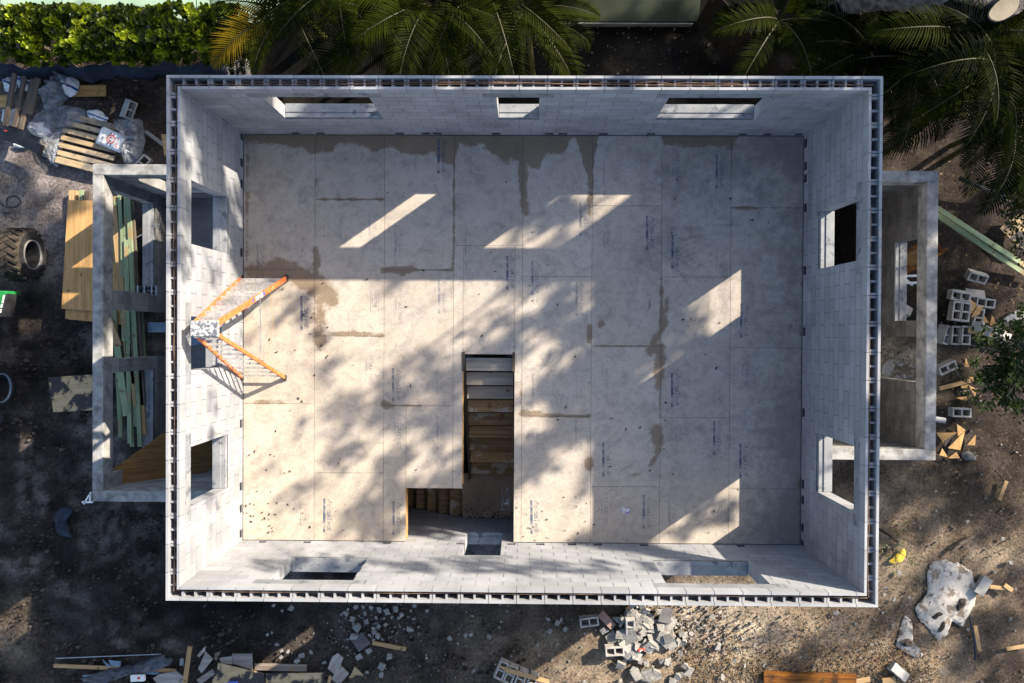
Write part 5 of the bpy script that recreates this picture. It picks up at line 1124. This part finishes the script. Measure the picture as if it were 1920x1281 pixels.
# ------------------------------------------------------------------ the tall trees beyond the frame that dapple the light
S0 = Vector(SUN)
def shade(u, v, z, r, t, dens): return (at(u,v,z)+S0*t, r/100.0, dens)
A_, B_, C_ = [], [], []
deckb = [(805,790,50,.93),(855,880,52,.93),(770,900,42,.92),(905,770,45,.92),(935,655,34,.9),(1040,780,62,.94),(1010,855,48,.94),(640,760,22,.9),(612,700,13,.9),(648,850,24,.94),(735,740,36,.92),(590,628,9,.9),
 (566,562,16,.93),(575,600,12,.93),(600,650,9,.9),(905,612,22,.85),(1068,575,42,.93),(1005,605,20,.85),(955,900,44,.93),(1070,715,38,.93),(1100,640,30,.9),(705,890,28,.93),(640,800,18,.93),(655,965,32,.88),(880,690,28,.92),(560,800,14,.8),(505,880,14,.7),(565,925,24,.85),
 (790,660,11,.7),(760,680,18,.8),(825,715,34,.93),(730,975,34,.9),(835,975,34,.85),(490,545,18,.9),(520,600,12,.8),(470,640,12,.8)]
for u,v,r,d in deckb: A_.append(shade(u,v,DZ,r,vr.uniform(6.5,9.5),d))
for u,v,r,d in [(500,420,50,.95),(470,380,40,.95),(540,370,40,.9),(1045,392,34,.94),(1000,400,26,.9),(1218,640,40,.95),(1300,690,44,.94),(1265,600,14,.8),(1370,655,26,.9),(1330,650,18,.8),(1250,950,24,.9),(1255,622,28,.95),(1285,655,24,.95),(1012,398,28,.94),(1080,405,22,.92),(1290,938,22,.95),(1330,965,24,.92),(1280,990,16,.9),(1320,600,9,.85),(1245,640,30,.95),(1385,955,18,.85),(1300,935,16,.8)]: A_.append(shade(u,v,DZ,r,vr.uniform(6.5,9.5),d))
for u,v,r,d in [(395,215,55,.95),(400,300,55,.95),(395,390,40,.9),(360,180,40,.9),(400,520,22,.8),(385,600,16,.5),(380,760,18,.6),(420,860,20,.6),(390,960,20,.6)]: C_.append(shade(u,v,DZ+1.3,r,vr.uniform(7,10),d))
for u,v,r in [(530,1090,20),(590,1035,18),(720,1045,22),(850,1040,20),(905,1095,22),(960,1075,18),(1015,1100,16),(1100,1085,20),(1150,1045,16),(1255,1085,18),(390,900,22),(375,830,18),(410,760,16),(500,1075,26),(560,1060,22),(610,1090,18),(660,1035,20),(735,1085,30),(780,1060,26),(830,1095,24),(880,1065,28),(940,1045,20),(985,1085,22),(1040,1050,24),(1060,1095,18),(1120,1060,16),(1180,1085,26),(1220,1050,20),(1290,1095,14),(450,1090,18),(700,1105,14)]: A_.append(shade(u,v,DZ+1.3,r*vr.uniform(.5,.85),vr.uniform(7.4,9),.95))
for u in range(340,840,60): C_.append(shade(u+vr.uniform(-15,15), 152, DZ+2.5, 46, vr.uniform(6.5,9), .9))
for u in (1130,1175,1420,1480,1550,1620): B_.append(shade(u+vr.uniform(-15,15), 155, DZ+2.5, vr.uniform(22,50), vr.uniform(6.5,9), .9))
for v in [v for v in range(190,920,50) if not 610 < v < 750]: B_.append(shade(1640+vr.uniform(-12,12), v, DZ+2.5, vr.uniform(40,50), vr.uniform(6.5,9), .9))
for v in range(170,480,60): C_.append(shade(322, v, DZ+2.5, 36, vr.uniform(6.5,9), .85))
for k in range(46):
    u = vr.uniform(1660,1960); v = vr.uniform(300,900)
    if abs(u-1690)<30 and abs(v-670)<45: continue
    B_.append(shade(u, v, 1.0, vr.uniform(55,85), vr.uniform(8,11), .88))
for v in range(325,860,36): B_.append(shade(1748+vr.uniform(-10,10), v, 2.6, vr.uniform(30,42), vr.uniform(8,10), .92))
for u in (1670,1710,1750): B_.append(shade(u, 326, 2.6, 38, 8.5, .92))
for k in range(14): B_.append(shade(vr.uniform(1690,1960), vr.uniform(930,1290), 0, vr.uniform(30,60), vr.uniform(9,12), .8))
for k in range(9): B_.append(shade(vr.uniform(1400,1700), vr.uniform(1160,1290), 0, vr.uniform(22,40), vr.uniform(9,12), .75))
for k in range(26): B_.append(shade(vr.uniform(1060,1900), vr.uniform(-20,140), .8, vr.uniform(60,85), vr.uniform(8,11), .9))
for k in range(20): C_.append(shade(vr.uniform(460,1060), vr.uniform(-20,130), 2.0, vr.uniform(30,55), vr.uniform(8,11), .8))
for u,v,r in [(40,30,50),(0,90,45),(140,5,40),(240,10,35),(265,90,28),(60,150,60),(140,160,50),(240,170,55),(290,215,40),(0,190,50),(60,330,60),(120,380,40),(20,300,60),(30,420,50),(300,270,30),(450,60,26),(160,125,22),(0,40,50),(90,420,30),(60,520,40)]: C_.append(shade(u,v,.5,r,vr.uniform(8,11),.85))
def put_clump(lf, tl, rr, p, r, d):
    N = int(-math.log(1-min(.95,d))*PI*r*r*1.5/.0125)
    for k in range(N):
        while True:
            q = Vector((rr.uniform(-1,1),rr.uniform(-1,1),rr.uniform(-1,1)))
            if q.length < 1: break
        q = p + q*r*1.02; dd = Vector((rr.gauss(0,1),rr.gauss(0,1),rr.gauss(0,.7))); L = rr.uniform(.13,.22)
        dd.normalize(); s = dd.cross(Vector((rr.gauss(0,.5),rr.gauss(0,.5),1))).normalized()*L*.32; q = q-tl
        lf.add([q, q+dd*L*.5+s, q+dd*L, q+dd*L*.5-s], [(0,1,2,3)], rr.random())
def big_tree(label, base, blobs, seed):
    t = thing('shade_tree', label, 'tree', (base[0],base[1],0)); tl = t.location; rr = random.Random(seed)
    cen = sum((p for p,_,_ in blobs), Vector())/len(blobs); hub = Vector((base[0]*.6+cen.x*.4, base[1]*.6+cen.y*.4, min(p.z for p,_,_ in blobs)*.75))
    b = MB(); b.tube([(0,0,-.2),(.1,.05,hub.z*.4),tuple(hub-tl)], [.38,.30,.22], 14); b.build('trunk', MT['bark'], t, smooth=True)
    bl = MB(); lf = MB()
    main = [p for p,_,_ in blobs[::4]]
    for bi,(p,r,d) in enumerate(blobs):
        st_ = hub if bi % 4 == 0 else min(main, key=lambda q: (q-p).length)
        if bi % 4: bl.tube([st_-tl, st_.lerp(p,.5)+Vector((0,0,.15))-tl, p-tl], [.015,.010,.006], 4)
        m_ = hub.lerp(p,.55)+Vector((rr.uniform(-.4,.4),rr.uniform(-.4,.4),.5))
        if bi % 4 == 0: bl.tube([hub-tl, hub.lerp(m_,.5)+Vector((0,0,.3))-tl, m_-tl, p-tl], [.035,.025,.015,.006], 5)
        subs = [(p, r)]
        if r > .24:
            subs = []
            for _ in range(int(.95*(r/.20)**2)+1):
                while True:
                    w_ = Vector((rr.uniform(-1,1),rr.uniform(-1,1),rr.uniform(-1,1)))
                    if w_.length < 1: break
                subs.append((p+w_*r*.9, rr.uniform(.13,.25)))
        for sp_, sr_ in subs: put_clump(lf, tl, rr, sp_, sr_, d)
    bl.build('branches', MT['bark'], t); lf.build('foliage', MT['tree'], t)
big_tree('tall leafy tree beyond the upper right whose crown dapples the deck', (9.5,9.5), A_, 1)
big_tree('tall leafy tree far beyond the right edge, shading the right annex', (18,9), B_, 2)
big_tree('tall leafy tree beyond the top edge behind the palms and hedge', (3.5,14.5), C_, 3)
